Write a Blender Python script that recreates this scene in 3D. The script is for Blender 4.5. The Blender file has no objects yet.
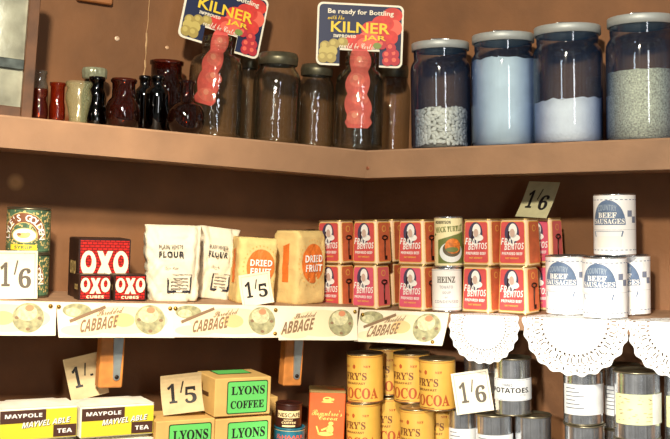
import bpy, math, random
from math import sin, cos, pi, sqrt, atan2, radians
from mathutils import Matrix, Vector, noise
random.seed(7)
SC = bpy.context.scene
COL = SC.collection

# ------------------------------------------------------------------ materials
def lin(c):
    return tuple((v/12.92 if v <= .04045 else ((v+.055)/1.055)**2.4) for v in [x/255 for x in c]) + (1.0,)
_m = {}
def mat(name, rgb, rough=.6, metal=0.0, var=0.0, scale=40, bump=0.0, bscale=200, spec=.5):
    if name in _m: return _m[name]
    m = bpy.data.materials.new(name); m.use_nodes = True
    nt = m.node_tree; b = nt.nodes['Principled BSDF']
    b.inputs['Base Color'].default_value = lin(rgb); b.inputs['Roughness'].default_value = rough
    b.inputs['Metallic'].default_value = metal; b.inputs['Specular IOR Level'].default_value = spec
    if var or bump:
        tc = nt.nodes.new('ShaderNodeTexCoord')
    if var:
        n = nt.nodes.new('ShaderNodeTexNoise'); n.inputs['Scale'].default_value = scale; n.inputs['Detail'].default_value = 6
        nt.links.new(tc.outputs['Object'], n.inputs['Vector'])
        r = nt.nodes.new('ShaderNodeValToRGB')
        r.color_ramp.elements[0].position = .3; r.color_ramp.elements[1].position = .7
        r.color_ramp.elements[0].color = lin([max(0, v*(1-var)) for v in rgb])
        r.color_ramp.elements[1].color = lin([min(255, v*(1+var*.6)) for v in rgb])
        nt.links.new(n.outputs['Fac'], r.inputs['Fac']); nt.links.new(r.outputs['Color'], b.inputs['Base Color'])
    if bump:
        n2 = nt.nodes.new('ShaderNodeTexNoise'); n2.inputs['Scale'].default_value = bscale; n2.inputs['Detail'].default_value = 5
        nt.links.new(tc.outputs['Object'], n2.inputs['Vector'])
        bp = nt.nodes.new('ShaderNodeBump'); bp.inputs['Strength'].default_value = bump; bp.inputs['Distance'].default_value = .003
        nt.links.new(n2.outputs['Fac'], bp.inputs['Height']); nt.links.new(bp.outputs['Normal'], b.inputs['Normal'])
    _m[name] = m; return m

def glass(name, face_rgb, edge_rgb, gloss=.9, rough=.04, blend=.35, bump=0, dust=0, dust_rgb=(200,200,190)):
    """thin glass wall: clear seen square on, deeper tint where the line of sight runs along the wall"""
    if name in _m: return _m[name]
    m = bpy.data.materials.new(name); m.use_nodes = True
    nt = m.node_tree; nt.nodes.clear()
    out = nt.nodes.new('ShaderNodeOutputMaterial'); mix = nt.nodes.new('ShaderNodeMixShader')
    tr = nt.nodes.new('ShaderNodeBsdfTransparent'); gl = nt.nodes.new('ShaderNodeBsdfGlossy')
    gl.inputs['Roughness'].default_value = rough; gl.inputs['Color'].default_value = (gloss, gloss, gloss, 1)
    lw = nt.nodes.new('ShaderNodeLayerWeight'); lw.inputs['Blend'].default_value = blend
    cr = nt.nodes.new('ShaderNodeValToRGB'); cr.color_ramp.elements[0].color = lin(face_rgb); cr.color_ramp.elements[1].color = lin(edge_rgb)
    cr.color_ramp.elements[1].position = .9
    fl = nt.nodes.new('ShaderNodeLayerWeight'); fl.inputs['Blend'].default_value = .5
    pw = nt.nodes.new('ShaderNodeMath'); pw.operation = 'POWER'; pw.inputs[1].default_value = 4.0
    fr = nt.nodes.new('ShaderNodeMath'); fr.operation = 'MULTIPLY_ADD'; fr.inputs[1].default_value = .75; fr.inputs[2].default_value = .06
    nt.links.new(fl.outputs['Facing'], pw.inputs[0]); nt.links.new(pw.outputs[0], fr.inputs[0])
    if bump:
        tc = nt.nodes.new('ShaderNodeTexCoord'); n2 = nt.nodes.new('ShaderNodeTexNoise'); n2.inputs['Scale'].default_value = 60
        nt.links.new(tc.outputs['Object'], n2.inputs['Vector'])
        bp = nt.nodes.new('ShaderNodeBump'); bp.inputs['Strength'].default_value = bump; bp.inputs['Distance'].default_value = .004
        nt.links.new(n2.outputs['Fac'], bp.inputs['Height'])
        for x in (gl, fl): nt.links.new(bp.outputs['Normal'], x.inputs['Normal'])
    nt.links.new(lw.outputs['Facing'], cr.inputs['Fac']); nt.links.new(cr.outputs['Color'], tr.inputs['Color'])
    nt.links.new(fr.outputs[0], mix.inputs['Fac']); nt.links.new(tr.outputs[0], mix.inputs[1]); nt.links.new(gl.outputs[0], mix.inputs[2])
    last = mix.outputs[0]
    if dust:
        df = nt.nodes.new('ShaderNodeBsdfDiffuse'); df.inputs['Color'].default_value = lin(dust_rgb)
        m3 = nt.nodes.new('ShaderNodeMixShader'); m3.inputs['Fac'].default_value = dust
        nt.links.new(last, m3.inputs[1]); nt.links.new(df.outputs[0], m3.inputs[2]); last = m3.outputs[0]
    nt.links.new(last, out.inputs['Surface'])
    _m[name] = m; return m

# ------------------------------------------------------------------ mesh builder
class MB:
    def __init__(s): s.v = []; s.f = []; s.m = []; s.sm = []; s.mats = []
    def mi(s, m):
        if m not in s.mats: s.mats.append(m)
        return s.mats.index(m)
    def add(s, vs, fs, m, smooth=False):
        o = len(s.v); s.v += [tuple(p) for p in vs]; k = s.mi(m)
        for f in fs: s.f.append([o+i for i in f]); s.m.append(k); s.sm.append(smooth)
        return s
    def box(s, a, b, m, bev=0.0):
        x0, y0, z0 = a; x1, y1, z1 = b
        if bev <= 0:
            vs = [(x0,y0,z0),(x1,y0,z0),(x1,y1,z0),(x0,y1,z0),(x0,y0,z1),(x1,y0,z1),(x1,y1,z1),(x0,y1,z1)]
            return s.add(vs, [(3,2,1,0),(4,5,6,7),(0,1,5,4),(1,2,6,5),(2,3,7,6),(3,0,4,7)], m)
        e = bev
        def ring(i, z): return [(x0+i,y0+e,z),(x0+e,y0+i,z),(x1-e,y0+i,z),(x1-i,y0+e,z),(x1-i,y1-e,z),(x1-e,y1-i,z),(x0+e,y1-i,z),(x0+i,y1-e,z)]
        def inner(z): return [(x0+e,y0+e,z),(x0+e,y0+e,z),(x1-e,y0+e,z),(x1-e,y0+e,z),(x1-e,y1-e,z),(x1-e,y1-e,z),(x0+e,y1-e,z),(x0+e,y1-e,z)]
        return s.loft([inner(z0), ring(0, z0+e), ring(0, z1-e), inner(z1)], m, smooth=False)
    def loft(s, rings, m, smooth=True, cap0=True, cap1=True, closed=True):
        n = len(rings[0]); vs = [p for r in rings for p in r]; fs = []
        for i in range(len(rings)-1):
            for j in range(n if closed else n-1):
                k = (j+1) % n
                fs.append((i*n+j, i*n+k, (i+1)*n+k, (i+1)*n+j))
        if cap0: fs.append(tuple(range(n-1, -1, -1)))
        if cap1: fs.append(tuple((len(rings)-1)*n+j for j in range(n)))
        return s.add(vs, fs, m, smooth)
    def lathe(s, prof, m, n=40, smooth=True, cap0=False, cap1=False, c=(0,0,0)):
        return s.loft([[(c[0]+r*cos(2*pi*j/n), c[1]+r*sin(2*pi*j/n), c[2]+z) for j in range(n)] for r, z in prof], m, smooth, cap0, cap1)
    def prism(s, pts, y0, y1, m, fn=None):
        """outline in x,z pulled from y0 (front) to y1 (back)"""
        n = len(pts); a = [(x, y0, z) for x, z in pts]; b = [(x, y1, z) for x, z in pts]
        vs = a+b
        if fn: vs = [fn(*p) for p in vs]
        return s.add(vs, [tuple(range(n)), tuple(range(2*n-1, n-1, -1))]+[(i, i+n, (i+1) % n+n, (i+1) % n) for i in range(n)], m)
    def tube(s, pts, r, m, n=8):
        rings = []
        for i, p in enumerate(pts):
            p = Vector(p); a = Vector(pts[max(0, i-1)]); b = Vector(pts[min(len(pts)-1, i+1)])
            t = (b-a).normalized(); u = t.orthogonal().normalized()
            if i and abs(u.dot(pu)) < .99:
                u = (pu - t*pu.dot(t)).normalized()
            pu = u; w = t.cross(u)
            rings.append([tuple(p+u*r*cos(2*pi*j/n)+w*r*sin(2*pi*j/n)) for j in range(n)])
        return s.loft(rings, m)
    # ---- flat printed shapes pressed on a surface: mp(x, z, d) -> point, d = height off the surface
    def strip(s, mp, x0, x1, f0, f1, m, d=.0004, n=10, nz=1):
        vs = []
        for i in range(n+1):
            x = x0+(x1-x0)*i/n; a, b = f0(x), f1(x)
            for j in range(nz+1): vs.append(mp(x, a+(b-a)*j/nz, d))
        w = nz+1
        return s.add(vs, [(i*w+j, (i+1)*w+j, (i+1)*w+j+1, i*w+j+1) for i in range(n) for j in range(nz)], m)
    def rect(s, mp, x0, x1, z0, z1, m, d=.0004, n=10, nz=1): return s.strip(mp, x0, x1, lambda x: z0, lambda x: z1, m, d, n, nz)
    def ell(s, mp, cx, cz, rx, rz, m, d=.0006, n=20, lo=-1.0, nz=1):
        """ellipse; lo>-1 cuts off its lower part (0 = upper half)"""
        h = lambda x: rz*sqrt(max(0, 1-((x-cx)/rx)**2))
        k = [cx-rx*cos(pi*i/n) for i in range(n+1)]; vs = []
        for x in k:
            a, b = cz+max(lo*rz, -h(x)), cz+h(x)
            for j in range(nz+1): vs.append(mp(x, a+(b-a)*j/nz, d))
        w = nz+1
        return s.add(vs, [(i*w+j, (i+1)*w+j, (i+1)*w+j+1, i*w+j+1) for i in range(n) for j in range(nz)], m)
    def rrect(s, mp, x0, x1, z0, z1, r, m, d=.0004, n=16):
        def c(x):
            e = min(x-x0, x1-x)
            return r-sqrt(max(0, r*r-(r-e)**2)) if e < r else 0
        xs = [x0+r*(1-cos(pi/2*i/5)) for i in range(6)]
        xs += [x0+r+(x1-x0-2*r)*i/n for i in range(1, n)] + [x1-r*(1-cos(pi/2*(5-i)/5)) for i in range(6)]
        vs = []
        for x in xs: vs += [mp(x, z0+c(x), d), mp(x, z1-c(x), d)]
        return s.add(vs, [(2*i, 2*i+2, 2*i+3, 2*i+1) for i in range(len(xs)-1)], m)
    def line(s, mp, p, q, w, m, d=.0007, n=6):
        dx, dz = q[0]-p[0], q[1]-p[1]; l = sqrt(dx*dx+dz*dz); ux, uz = -dz/l*w/2, dx/l*w/2; vs = []
        for i in range(n+1):
            x, z = p[0]+dx*i/n, p[1]+dz*i/n
            vs += [mp(x+ux, z+uz, d), mp(x-ux, z-uz, d)]
        return s.add(vs, [(2*i, 2*i+1, 2*i+3, 2*i+2) for i in range(n)], m)
    def poly(s, mp, pts, m, d=.0006): return s.add([mp(x, z, d) for x, z in pts], [tuple(range(len(pts)))], m)
    def frame(s, mp, x0, x1, z0, z1, w, m, d=.0006):
        for a in ((x0,x1,z0,z0+w),(x0,x1,z1-w,z1),(x0,x0+w,z0,z1),(x1-w,x1,z0,z1)): s.rect(mp, *a, m, d)
        return s
    def text(s, mp, t, x0, x1, z0, z1, m, style='sans', d=.0009, slope=0.0, shear=0.0, arch=None):
        vs, fs, (a, b, c, e) = glyphs(t, style)
        o = []
        for x, y in vs:
            u = (x-a)/max(b-a, 1e-6); w = (y-c)/max(e-c, 1e-6)
            px, pz = x0+(x1-x0)*u+shear*w*(z1-z0), z0+(z1-z0)*w+slope*(x1-x0)*u
            if arch: pz += arch*(1-(2*u-1)**2)
            o.append(mp(px, pz, d))
        return s.add(o, fs, m)
    def build(s, name, parent=None, M=None):
        me = bpy.data.meshes.new(name); me.from_pydata(s.v, [], s.f); me.update()
        for m in s.mats: me.materials.append(m)
        me.polygons.foreach_set('material_index', s.m); me.polygons.foreach_set('use_smooth', s.sm); me.update()
        o = bpy.data.objects.new(name, me); COL.objects.link(o)
        if parent: o.parent = parent
        if M is not None: o.matrix_world = M
        return o

STY = {'serif': (0x1D400, 0x1D41A, 0x1D7CE), 'sansb': (0x1D5D4, 0x1D5EE, 0x1D7EC), 'script': (0x1D4D0, 0x1D4EA, None), 'ital': (0x1D468, 0x1D482, None), 'italsans': (0x1D63C, 0x1D656, None)}
_g = {}
def glyphs(t, style):
    k = (t, style)
    if k in _g: return _g[k]
    body = t
    if style in STY:
        U, L, D = STY[style]; body = ''
        for c in t:
            if 'A' <= c <= 'Z': body += chr(U+ord(c)-65)
            elif 'a' <= c <= 'z': body += chr(L+ord(c)-97)
            elif c.isdigit() and D: body += chr(D+ord(c)-48)
            else: body += c
    cu = bpy.data.curves.new('lettering', 'FONT'); cu.body = body; cu.resolution_u = 2
    cu.offset = {'bold': .018, 'serif': .012, 'sansb': .008}.get(style, 0)
    o = bpy.data.objects.new('lettering', cu); COL.objects.link(o)
    bpy.context.view_layer.update()
    me = o.to_mesh()
    vs = [(v.co.x, v.co.y) for v in me.vertices]; fs = [tuple(p.vertices) for p in me.polygons]
    o.to_mesh_clear(); bpy.data.objects.remove(o); bpy.data.curves.remove(cu)
    xs = [v[0] for v in vs]; ys = [v[1] for v in vs]
    _g[k] = (vs, fs, (min(xs), max(xs), min(ys), max(ys)))
    return _g[k]

def flat(y): return lambda x, z, d: (x, y-d, z)
def right(xw): return lambda x, z, d: (xw+d, x, z)      # on the +x side
def left(xw): return lambda x, z, d: (-xw-d, -x, z)
def cyl(r): return lambda x, z, d: ((r+d)*sin(x/r), -(r+d)*cos(x/r), z)

# ------------------------------------------------------------------ the place: two boarded walls meeting in a blunt corner
F = 1100.0; YH = 210.0
PHI = math.atan(1/.55); S, Cc = sin(PHI), cos(PHI)
TILT = .04; ROLL = .0265; DEP = .20                      # shelves sag towards the corner by TILT; DEP = shelf depth
EYE = 1.5; YW = 1.92 + DEP/S
TOL = Matrix.Rotation(TILT, 4, 'Y')
ML = Matrix.Translation((0, YW, EYE)) @ TOL @ Matrix(((S, -Cc, 0, 0), (Cc, S, 0, 0), (0, 0, 1, 0), (0, 0, 0, 1)))
MR = Matrix.Translation((0, YW, EYE)) @ TOL.inverted() @ Matrix(((S, Cc, 0, 0), (-Cc, S, 0, 0), (0, 0, 1, 0), (0, 0, 0, 1)))
FR = {'L': ML, 'R': MR}
cam_d = bpy.data.cameras.new('camera'); cam = bpy.data.objects.new('camera', cam_d); COL.objects.link(cam)
pitch = -math.atan((219.5-YH)/F)
CM = Matrix.Translation((-30/F*1.92, 0, EYE)) @ Matrix.Rotation(pi/2+pitch, 4, 'X') @ Matrix.Rotation(ROLL, 4, 'Z')
cam.matrix_world = CM
cam_d.sensor_width = 36; cam_d.lens = 36*F/670; cam_d.clip_start = .05
SC.camera = cam
CI = CM.inverted()
def proj(w):
    q = CI @ Vector(w); return (335+F*q.x/-q.z, 219.5-F*q.y/-q.z, -q.z)
def P(fr, x, n, z): return proj(FR[fr] @ Vector((x, -n, z)))
def solve(f, a, b, t):
    fa = f(a)-t
    for _ in range(50):
        m = (a+b)/2; fm = f(m)-t
        if (fm > 0) == (fa > 0): a, fa = m, fm
        else: b = m
    return (a+b)/2
def xat(fr, px, n, z): return solve(lambda x: P(fr, x, n, z)[0], -1.2, 1.2, px)
def zat(fr, x, n, py): return solve(lambda z: P(fr, x, n, z)[1], -1.2, 1.2, py)
def sc(fr, x, n, z): return P(fr, x, n, z)[2]/F          # metres per pixel there
k = .55*DEP
ZT = zat('R', k, DEP, 150.5); ZM = zat('L', -k, DEP, 308.2); ZMR = zat('R', k, DEP, 311.2)+.0008; ZB = zat('R', k, DEP, 456)

def place(fr, px, n, z, yaw=0.0, lean=0.0, pitch=0.0):
    x = xat(fr, px, n, z)
    if fr == 'L': lean = lean-.028
    return FR[fr] @ Matrix.Translation((x, -n, z)) @ Matrix.Rotation(lean, 4, 'Y') @ Matrix.Rotation(yaw, 4, 'Z') @ Matrix.Rotation(pitch, 4, 'X')
def dims(fr, l, r, top, n, z):
    x = xat(fr, (l+r)/2, n, z); q = P(fr, x, n, z); return (r-l)*q[2]/F, (q[1]-top)*q[2]/F

def tag(o, label, cat, group=None, kind=None):
    o['label'] = label; o['category'] = cat
    if group: o['group'] = group
    if kind: o['kind'] = kind
    return o
def thing(name, label, cat, M, group=None):
    e = bpy.data.objects.new(name, None); COL.objects.link(e); e.empty_display_size = .02; e.matrix_world = M
    return tag(e, label, cat, group)
def struct(name, mb, M=None):
    o = mb.build(name, None, M); o['kind'] = 'structure'; return o

# ------------------------------------------------------------------ colours
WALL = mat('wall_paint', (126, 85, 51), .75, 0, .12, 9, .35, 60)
SHELF = mat('shelf_paint', (150, 114, 84), .65, 0, .08, 14, .2, 90)
EDGE = mat('shelf_pale_edge', (168, 132, 102), .6, 0, .1, 30)  # paler tone for the bevel and top of each shelf board
def add_light_spots(m, spots):
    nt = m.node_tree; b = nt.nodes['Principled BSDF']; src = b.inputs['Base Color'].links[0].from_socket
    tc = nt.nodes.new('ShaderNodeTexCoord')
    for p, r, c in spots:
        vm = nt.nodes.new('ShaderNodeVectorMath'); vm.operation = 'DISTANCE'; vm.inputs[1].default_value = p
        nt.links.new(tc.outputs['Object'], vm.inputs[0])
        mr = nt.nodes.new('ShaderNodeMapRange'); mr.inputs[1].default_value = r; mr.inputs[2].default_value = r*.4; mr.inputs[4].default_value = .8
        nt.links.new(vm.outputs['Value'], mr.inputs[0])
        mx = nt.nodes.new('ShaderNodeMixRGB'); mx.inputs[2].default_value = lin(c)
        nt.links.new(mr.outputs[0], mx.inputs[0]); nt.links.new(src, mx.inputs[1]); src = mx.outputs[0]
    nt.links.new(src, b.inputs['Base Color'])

WHITE = mat('white_print', (244, 242, 236), .6)
CREAM = mat('cream_card', (242, 232, 206), .7, 0, .05, 50)
BLACK = mat('black_ink', (24, 20, 20), .6)
GREYINK = mat('grey_ink', (92, 84, 72), .7)
TIN = mat('bright_tin', (222, 226, 230), .19, .93, .15, 30)
DARKTIN = mat('dull_tin_lid', (150, 142, 118), .35, .9, .2, 40)
GOLDTIN = mat('gilt_tin', (205, 172, 110), .3, .8, .1, 40)
BRASS = mat('brass', (176, 140, 64), .3, 1.0)
DARKIRON = mat('dark_iron', (44, 34, 30), .5, .6)

# ------------------------------------------------------------------ setting
def wall(name, fr, sgn):
    b = MB(); m = WALL
    xs = [-sgn*.12, sgn*1.3]; x0, x1 = min(xs), max(xs)
    b.add([(x0,0,-.75),(x1,0,-.75),(x1,0,.85),(x0,0,.85),(x0,.03,-.75),(x1,.03,-.75),(x1,.03,.85),(x0,.03,.85)],
          [(0,1,2,3),(7,6,5,4),(1,5,6,2),(4,0,3,7),(3,2,6,7),(4,5,1,0)], m)
    return struct(name, b, FR[fr])
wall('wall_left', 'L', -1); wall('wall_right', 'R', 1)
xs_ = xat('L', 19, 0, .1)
add_light_spots(WALL, [((xs_, 0, zat('L', xs_, 0, 182)), .016, (196, 150, 96))])  # small pool of light, as thrown by glass, painted into the wall colour

def shelf(name, fr, sgn, z, th, label_bm=None, dep=DEP, dx=1.25):
    b = MB(); e = .003
    o = [(0, 0), (sgn*dx, 0), (sgn*dx, -dep), (sgn*.55*dep, -dep)]
    i = [(0, 0), (sgn*dx, 0), (sgn*dx, -dep+e), (sgn*.55*(dep-e), -dep+e)]
    R = [[(x, y, z-th) for x, y in o], [(x, y, z-e) for x, y in o]]
    T = [[(x, y, z-e) for x, y in o], [(x, y, z) for x, y in i]]
    if sgn > 0: R = [list(reversed(r)) for r in R]; T = [list(reversed(r)) for r in T]
    b.loft(R, SHELF, False, True, False); b.loft(T, EDGE, False, False, True)
    return struct(name, b, FR[fr])
TH = 27.5*1.92/F
LIP = .0
shelf('shelf_board_1', 'L', -1, ZT, TH); shelf('shelf_board_2', 'R', 1, ZT, TH)  # fixed shelf boards along both walls, top pair first
shelf('shelf_board_3', 'L', -1, ZM, .022); shelf('shelf_board_4', 'R', 1, ZMR-.0008, .022)
shelf('shelf_board_5', 'L', -1, ZB, .03, dep=DEP+.03); shelf('shelf_board_6', 'R', 1, ZB, .03, dep=DEP+.03)

# pale joint between two wall boards above the left shelf
b = MB(); xj = xat('L', 147.5, 0, .3); pale = mat('old_filler', (214, 176, 128), .8, 0, .2, 60)
zz = ZT; rnd = random.Random(3)
pts = []
while zz < .6:
    pts.append((xj+rnd.uniform(-.0012, .0012), zz)); zz += .012
for p, q in zip(pts, pts[1:]):
    w = rnd.choice([.0006, .001, .0016, .0005])
    b.add([(p[0]-w, 0, p[1]), (p[0]+w, 0, p[1]), (q[0]+w, 0, q[1]), (q[0]-w, 0, q[1]), (p[0], -.0012, p[1]), (q[0], -.0012, q[1])],
          [(0, 4, 5, 3), (4, 1, 2, 5)], pale)
struct('trim_7', b, ML)

def screw_head(px, py, fr, n, r, label, rgb):
    x = xat(fr, px, n, .2); z = zat(fr, x, n, py); x = xat(fr, px, n, z)
    b = MB(); m = mat('screw_'+str(px), rgb, .5, .3)
    q = [[(rr*cos(2*pi*j/14), -h, rr*sin(2*pi*j/14)) for j in range(14)] for rr, h in ((r, 0), (r, .0012), (r*.55, .002), (r*.5, .0006))]
    b.loft(q, m, False)
    tag(b.build('screw', None, FR[fr] @ Matrix.Translation((x, -n, z))), label, 'screw')
screw_head(117, 39, 'L', 0, .0042, 'pale screw head in the brown wall above the small dark jars', (222, 196, 168))
screw_head(167, 48, 'L', 0, .0032, 'small pale screw head right of the wall joint, left of the tilted card', (226, 190, 150))
screw_head(368, 168, 'R', DEP, .003, 'small rusty screw head in the top shelf edge by the corner', (150, 90, 60))
# batten at the very top
b = MB(); x0 = xat('L', 78, .01, .35); x1 = xat('L', 113, .01, .35); z = zat('L', (x0+x1)/2, .012, 2.5)
b.box((x0, -.014, z), (x1, 0, z+.05), mat('orange_wood', (178, 112, 58), .55, 0, .2, 20), .002)
tag(b.build('batten', None, ML), 'short orange-brown wooden batten on the wall at the top left', 'batten')

# shelf brackets: wooden batten with a metal strap
OW = mat('bracket_wood', (206, 132, 62), .55, 0, .25, 18)
STRAP = mat('galvanised_strap', (176, 186, 186), .4, .7, .08, 60)
def bracket(l, r, bot, ml, mr_, label):
    n = .155; x = xat('L', (l+r)/2, n, ZM-.1); s = sc('L', x, n, ZM-.1); z0 = zat('L', x, n, bot); zt = ZM-.022
    W = (r-l)*s*1.02; t = thing('shelf_bracket', label, 'bracket', ML @ Matrix.Translation((x, 0, z0)))
    b = MB(); b.box((-W/2, -n, 0), (W/2, -n+.022, zt-z0), OW, .002); b.box((-W/2, -n+.022, zt-z0-.02), (W/2, 0, zt-z0), OW, .001); b.build('wooden_batten', t)
    a = (ml-(l+r)/2)*s; c = (mr_-(l+r)/2)*s; w = c-a; cx = (a+c)/2; b = MB()
    pts = [(cx-w*.5, zt-z0), (cx-w*.30, .02+w*.3)] + [(cx+w*.30*sin(q), .018-w*.30*cos(q)) for q in [(-.5+i/6)*pi*.98 for i in range(7)]] + [(cx+w*.30, .02+w*.3), (cx+w*.5, zt-z0)]
    b.prism(pts, -n-.003, -n, STRAP); b.build('metal_strap', t)
    b = MB(); b.loft([[(cx+q*cos(2*pi*j/12), -n-h, .018+q*sin(2*pi*j/12)) for j in range(12)] for q, h in ((.0035, .003), (.0035, .0045), (.0018, .0055))], DARKIRON, False)
    b.build('screw', t)
bracket(100, 124, 388, 111, 123, 'wooden shelf bracket with grey strap, beside the 1/- price card')
bracket(284, 304, 386, 291.5, 303, 'wooden shelf bracket with grey strap, above the coffee tins and cocoa tin')

# ------------------------------------------------------------------ printed paper strips hung on the middle shelf edge
PAPER = mat('strip_paper', (246, 234, 208), .75, 0, .05, 25)
S_TAN = mat('strip_tan', (228, 192, 134), .75); S_GRN = mat('strip_green', (172, 168, 126), .75, 0, .22, 120)
S_INK = mat('strip_ink', (140, 112, 84), .75); S_PNK = mat('strip_pink', (216, 144, 104), .75); S_PALE = mat('strip_pale', (212, 208, 164), .75, 0, .15, 200)
def paper_strip(fr, l, r, l2, r2, top, bot, label, off, feats, skew=0.0):
    n = DEP+.002+off; ZM = ZMR if fr == 'R' else globals()['ZM']
    x0 = xat(fr, l, n, ZM); x1 = xat(fr, r, n, ZM); xm = (x0+x1)/2; s = sc(fr, xm, n, ZM)
    H = (bot-top)*s; W = x1-x0; z1 = ZM+.002
    dl, dr = (l2-l)*s, (r2-r)*s
    t = thing('paper_strip', label, 'paper strip', FR[fr] @ Matrix.Translation((xm, -n, z1-H)), 'printed paper strips pinned along the middle shelf')
    def mp(x, z, d):                                     # gentle curl outward at the bottom, slightly spread corners
        k = 1-z/H; u = (x+W/2)/W
        return (x+k*(dl*(1-u)+dr*u), -.010*k*k-.0015*sin(u*7+l)*k-d, z)
    b = MB(); b.rect(mp, -W/2, W/2, 0, H, PAPER, 0, 24, 8); b.rect(mp, -W/2, W/2, 0, H, PAPER, -.0004, 24, 8)
    X = lambda px: (px-(l+r)/2)*s/ (S*1.0) if False else -W/2+W*(px-l)/(r-l)
    def lim(a): return max(-W/2+.001, min(W/2-.001, a))
    b.ell(mp, W*.05, H*.50, W*.40, H*.40, mat('strip_wash', (242, 220, 180), .75), .0001, 30, -1.0, 8); b.ell(mp, -W*.30, H*.2, W*.18, H*.16, mat('strip_wash', (242, 220, 180)), .00015, 20, -1.0, 6)
    for f in feats:
        q = f[0]
        if q == 'cab':
            c = X(f[1]); R = min(f[2]*s/.9, H*.47)
            b.ell(mp, c, H*.52, R, R*.92, S_GRN, .0003, 20, -1.0, 6); b.ell(mp, c-R*.1, H*.66, R*.66, R*.5, S_PALE, .0005, 20, -1.0, 4); b.ell(mp, c+R*.05, H*.80, R*.28, R*.2, S_PNK, .0007, 20, -1.0, 4)
            for a in range(9): b.ell(mp, c+R*.72*cos(a*.4-.05+pi), H*.5+R*.66*sin(a*.4-.05+pi), R*.14, R*.10, S_INK if a % 4 == 0 else S_GRN, .0005, 8)
        elif q == 'leaf':
            c = X(f[1]); b.ell(mp, c, H*.76, H*.42, H*.2, S_GRN, .0003, 20, -1.0, 6); b.ell(mp, c-.006, H*.72, H*.22, H*.12, S_PALE, .0005, 20, -1.0, 4)
            b.line(mp, (c-.012, H*.45), (lim(c+H*.85), H*.88), H*.09, S_INK, .0006)
        elif q == 'tan': c = X(f[1]); b.ell(mp, c, H*.5, H*.34, H*.2, S_TAN, .0002, 20, -1.0, 6)
        elif q == 'word': b.text(mp, f[1], X(f[2]), X(f[3]), H*f[4], H*f[5], S_INK, f[6], .0014, f[7], .25)
    b.build('printed_paper', t)
    for px in feats_pins[label]:
        for q, h in px:
            p = MB(); p.lathe([(.0035, 0), (.0034, .001), (.0022, .0024), (.0006, .003)], BRASS, 12, True, False, True)
            x = X(q); o = p.build('brass_pin', t); o.matrix_local = Matrix.Translation(mp(lim(x), H*h, .0002)) @ Matrix.Rotation(pi/2, 4, 'X')
feats_pins = {}
def strip_(fr, l, r, l2, r2, top, bot, label, off, feats, pins):
    feats_pins[label] = [pins]; paper_strip(fr, l, r, l2, r2, top, bot, label, off, feats)
def W_(a, b, c, d): return [('word', 'Shredded', a, b, .60, .78, 'script', .16), ('word', 'CABBAGE', c, d, .14, .50, 'sansb', .14)]
strip_('L', -60, 57, -60, 56, 300, 334, 'leftmost printed paper strip, below the syrup tins', .0, [('cab', 28, 20), ('tan', 2, 0)], [(50.5, .86)])
strip_('L', 57, 173, 59, 174, 300, 334, 'printed cabbage paper strip below the red cube tins', .001, [('cab', 149, 17), ('leaf', 76, 0), ('tan', 122, 0)]+W_(95, 121, 77, 114), [(58.5, .86), (170, .86)])
strip_('L', 173, 279, 173, 280, 303, 335, 'printed cabbage paper strip below the white flour bags', .0, [('cab', 261, 15), ('leaf', 188, 0), ('tan', 232, 0)]+W_(212, 236, 191, 225), [(175.5, .86), (275.5, .86), (274, .12)])
strip_('L', 279, 358, 278, 357, 305, 338, 'short printed paper strip below the dried fruit bags, next to the corner', .001, [('cab', 341, 13), ('word', 'Shredded', 294, 315, .62, .78, 'script', .1), ('word', 'ABBAGE', 281, 312, .16, .52, 'sansb', .14)], [(355, .86)])
strip_('R', 360, 449, 356, 444, 308, 340, 'printed cabbage paper strip right of the corner, beside a lace doily', .0, [('cab', 430, 15), ('leaf', 373, 0), ('tan', 404, 0)]+W_(387, 407, 371, 401), [(363.5, .84), (439, .10)])

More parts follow.
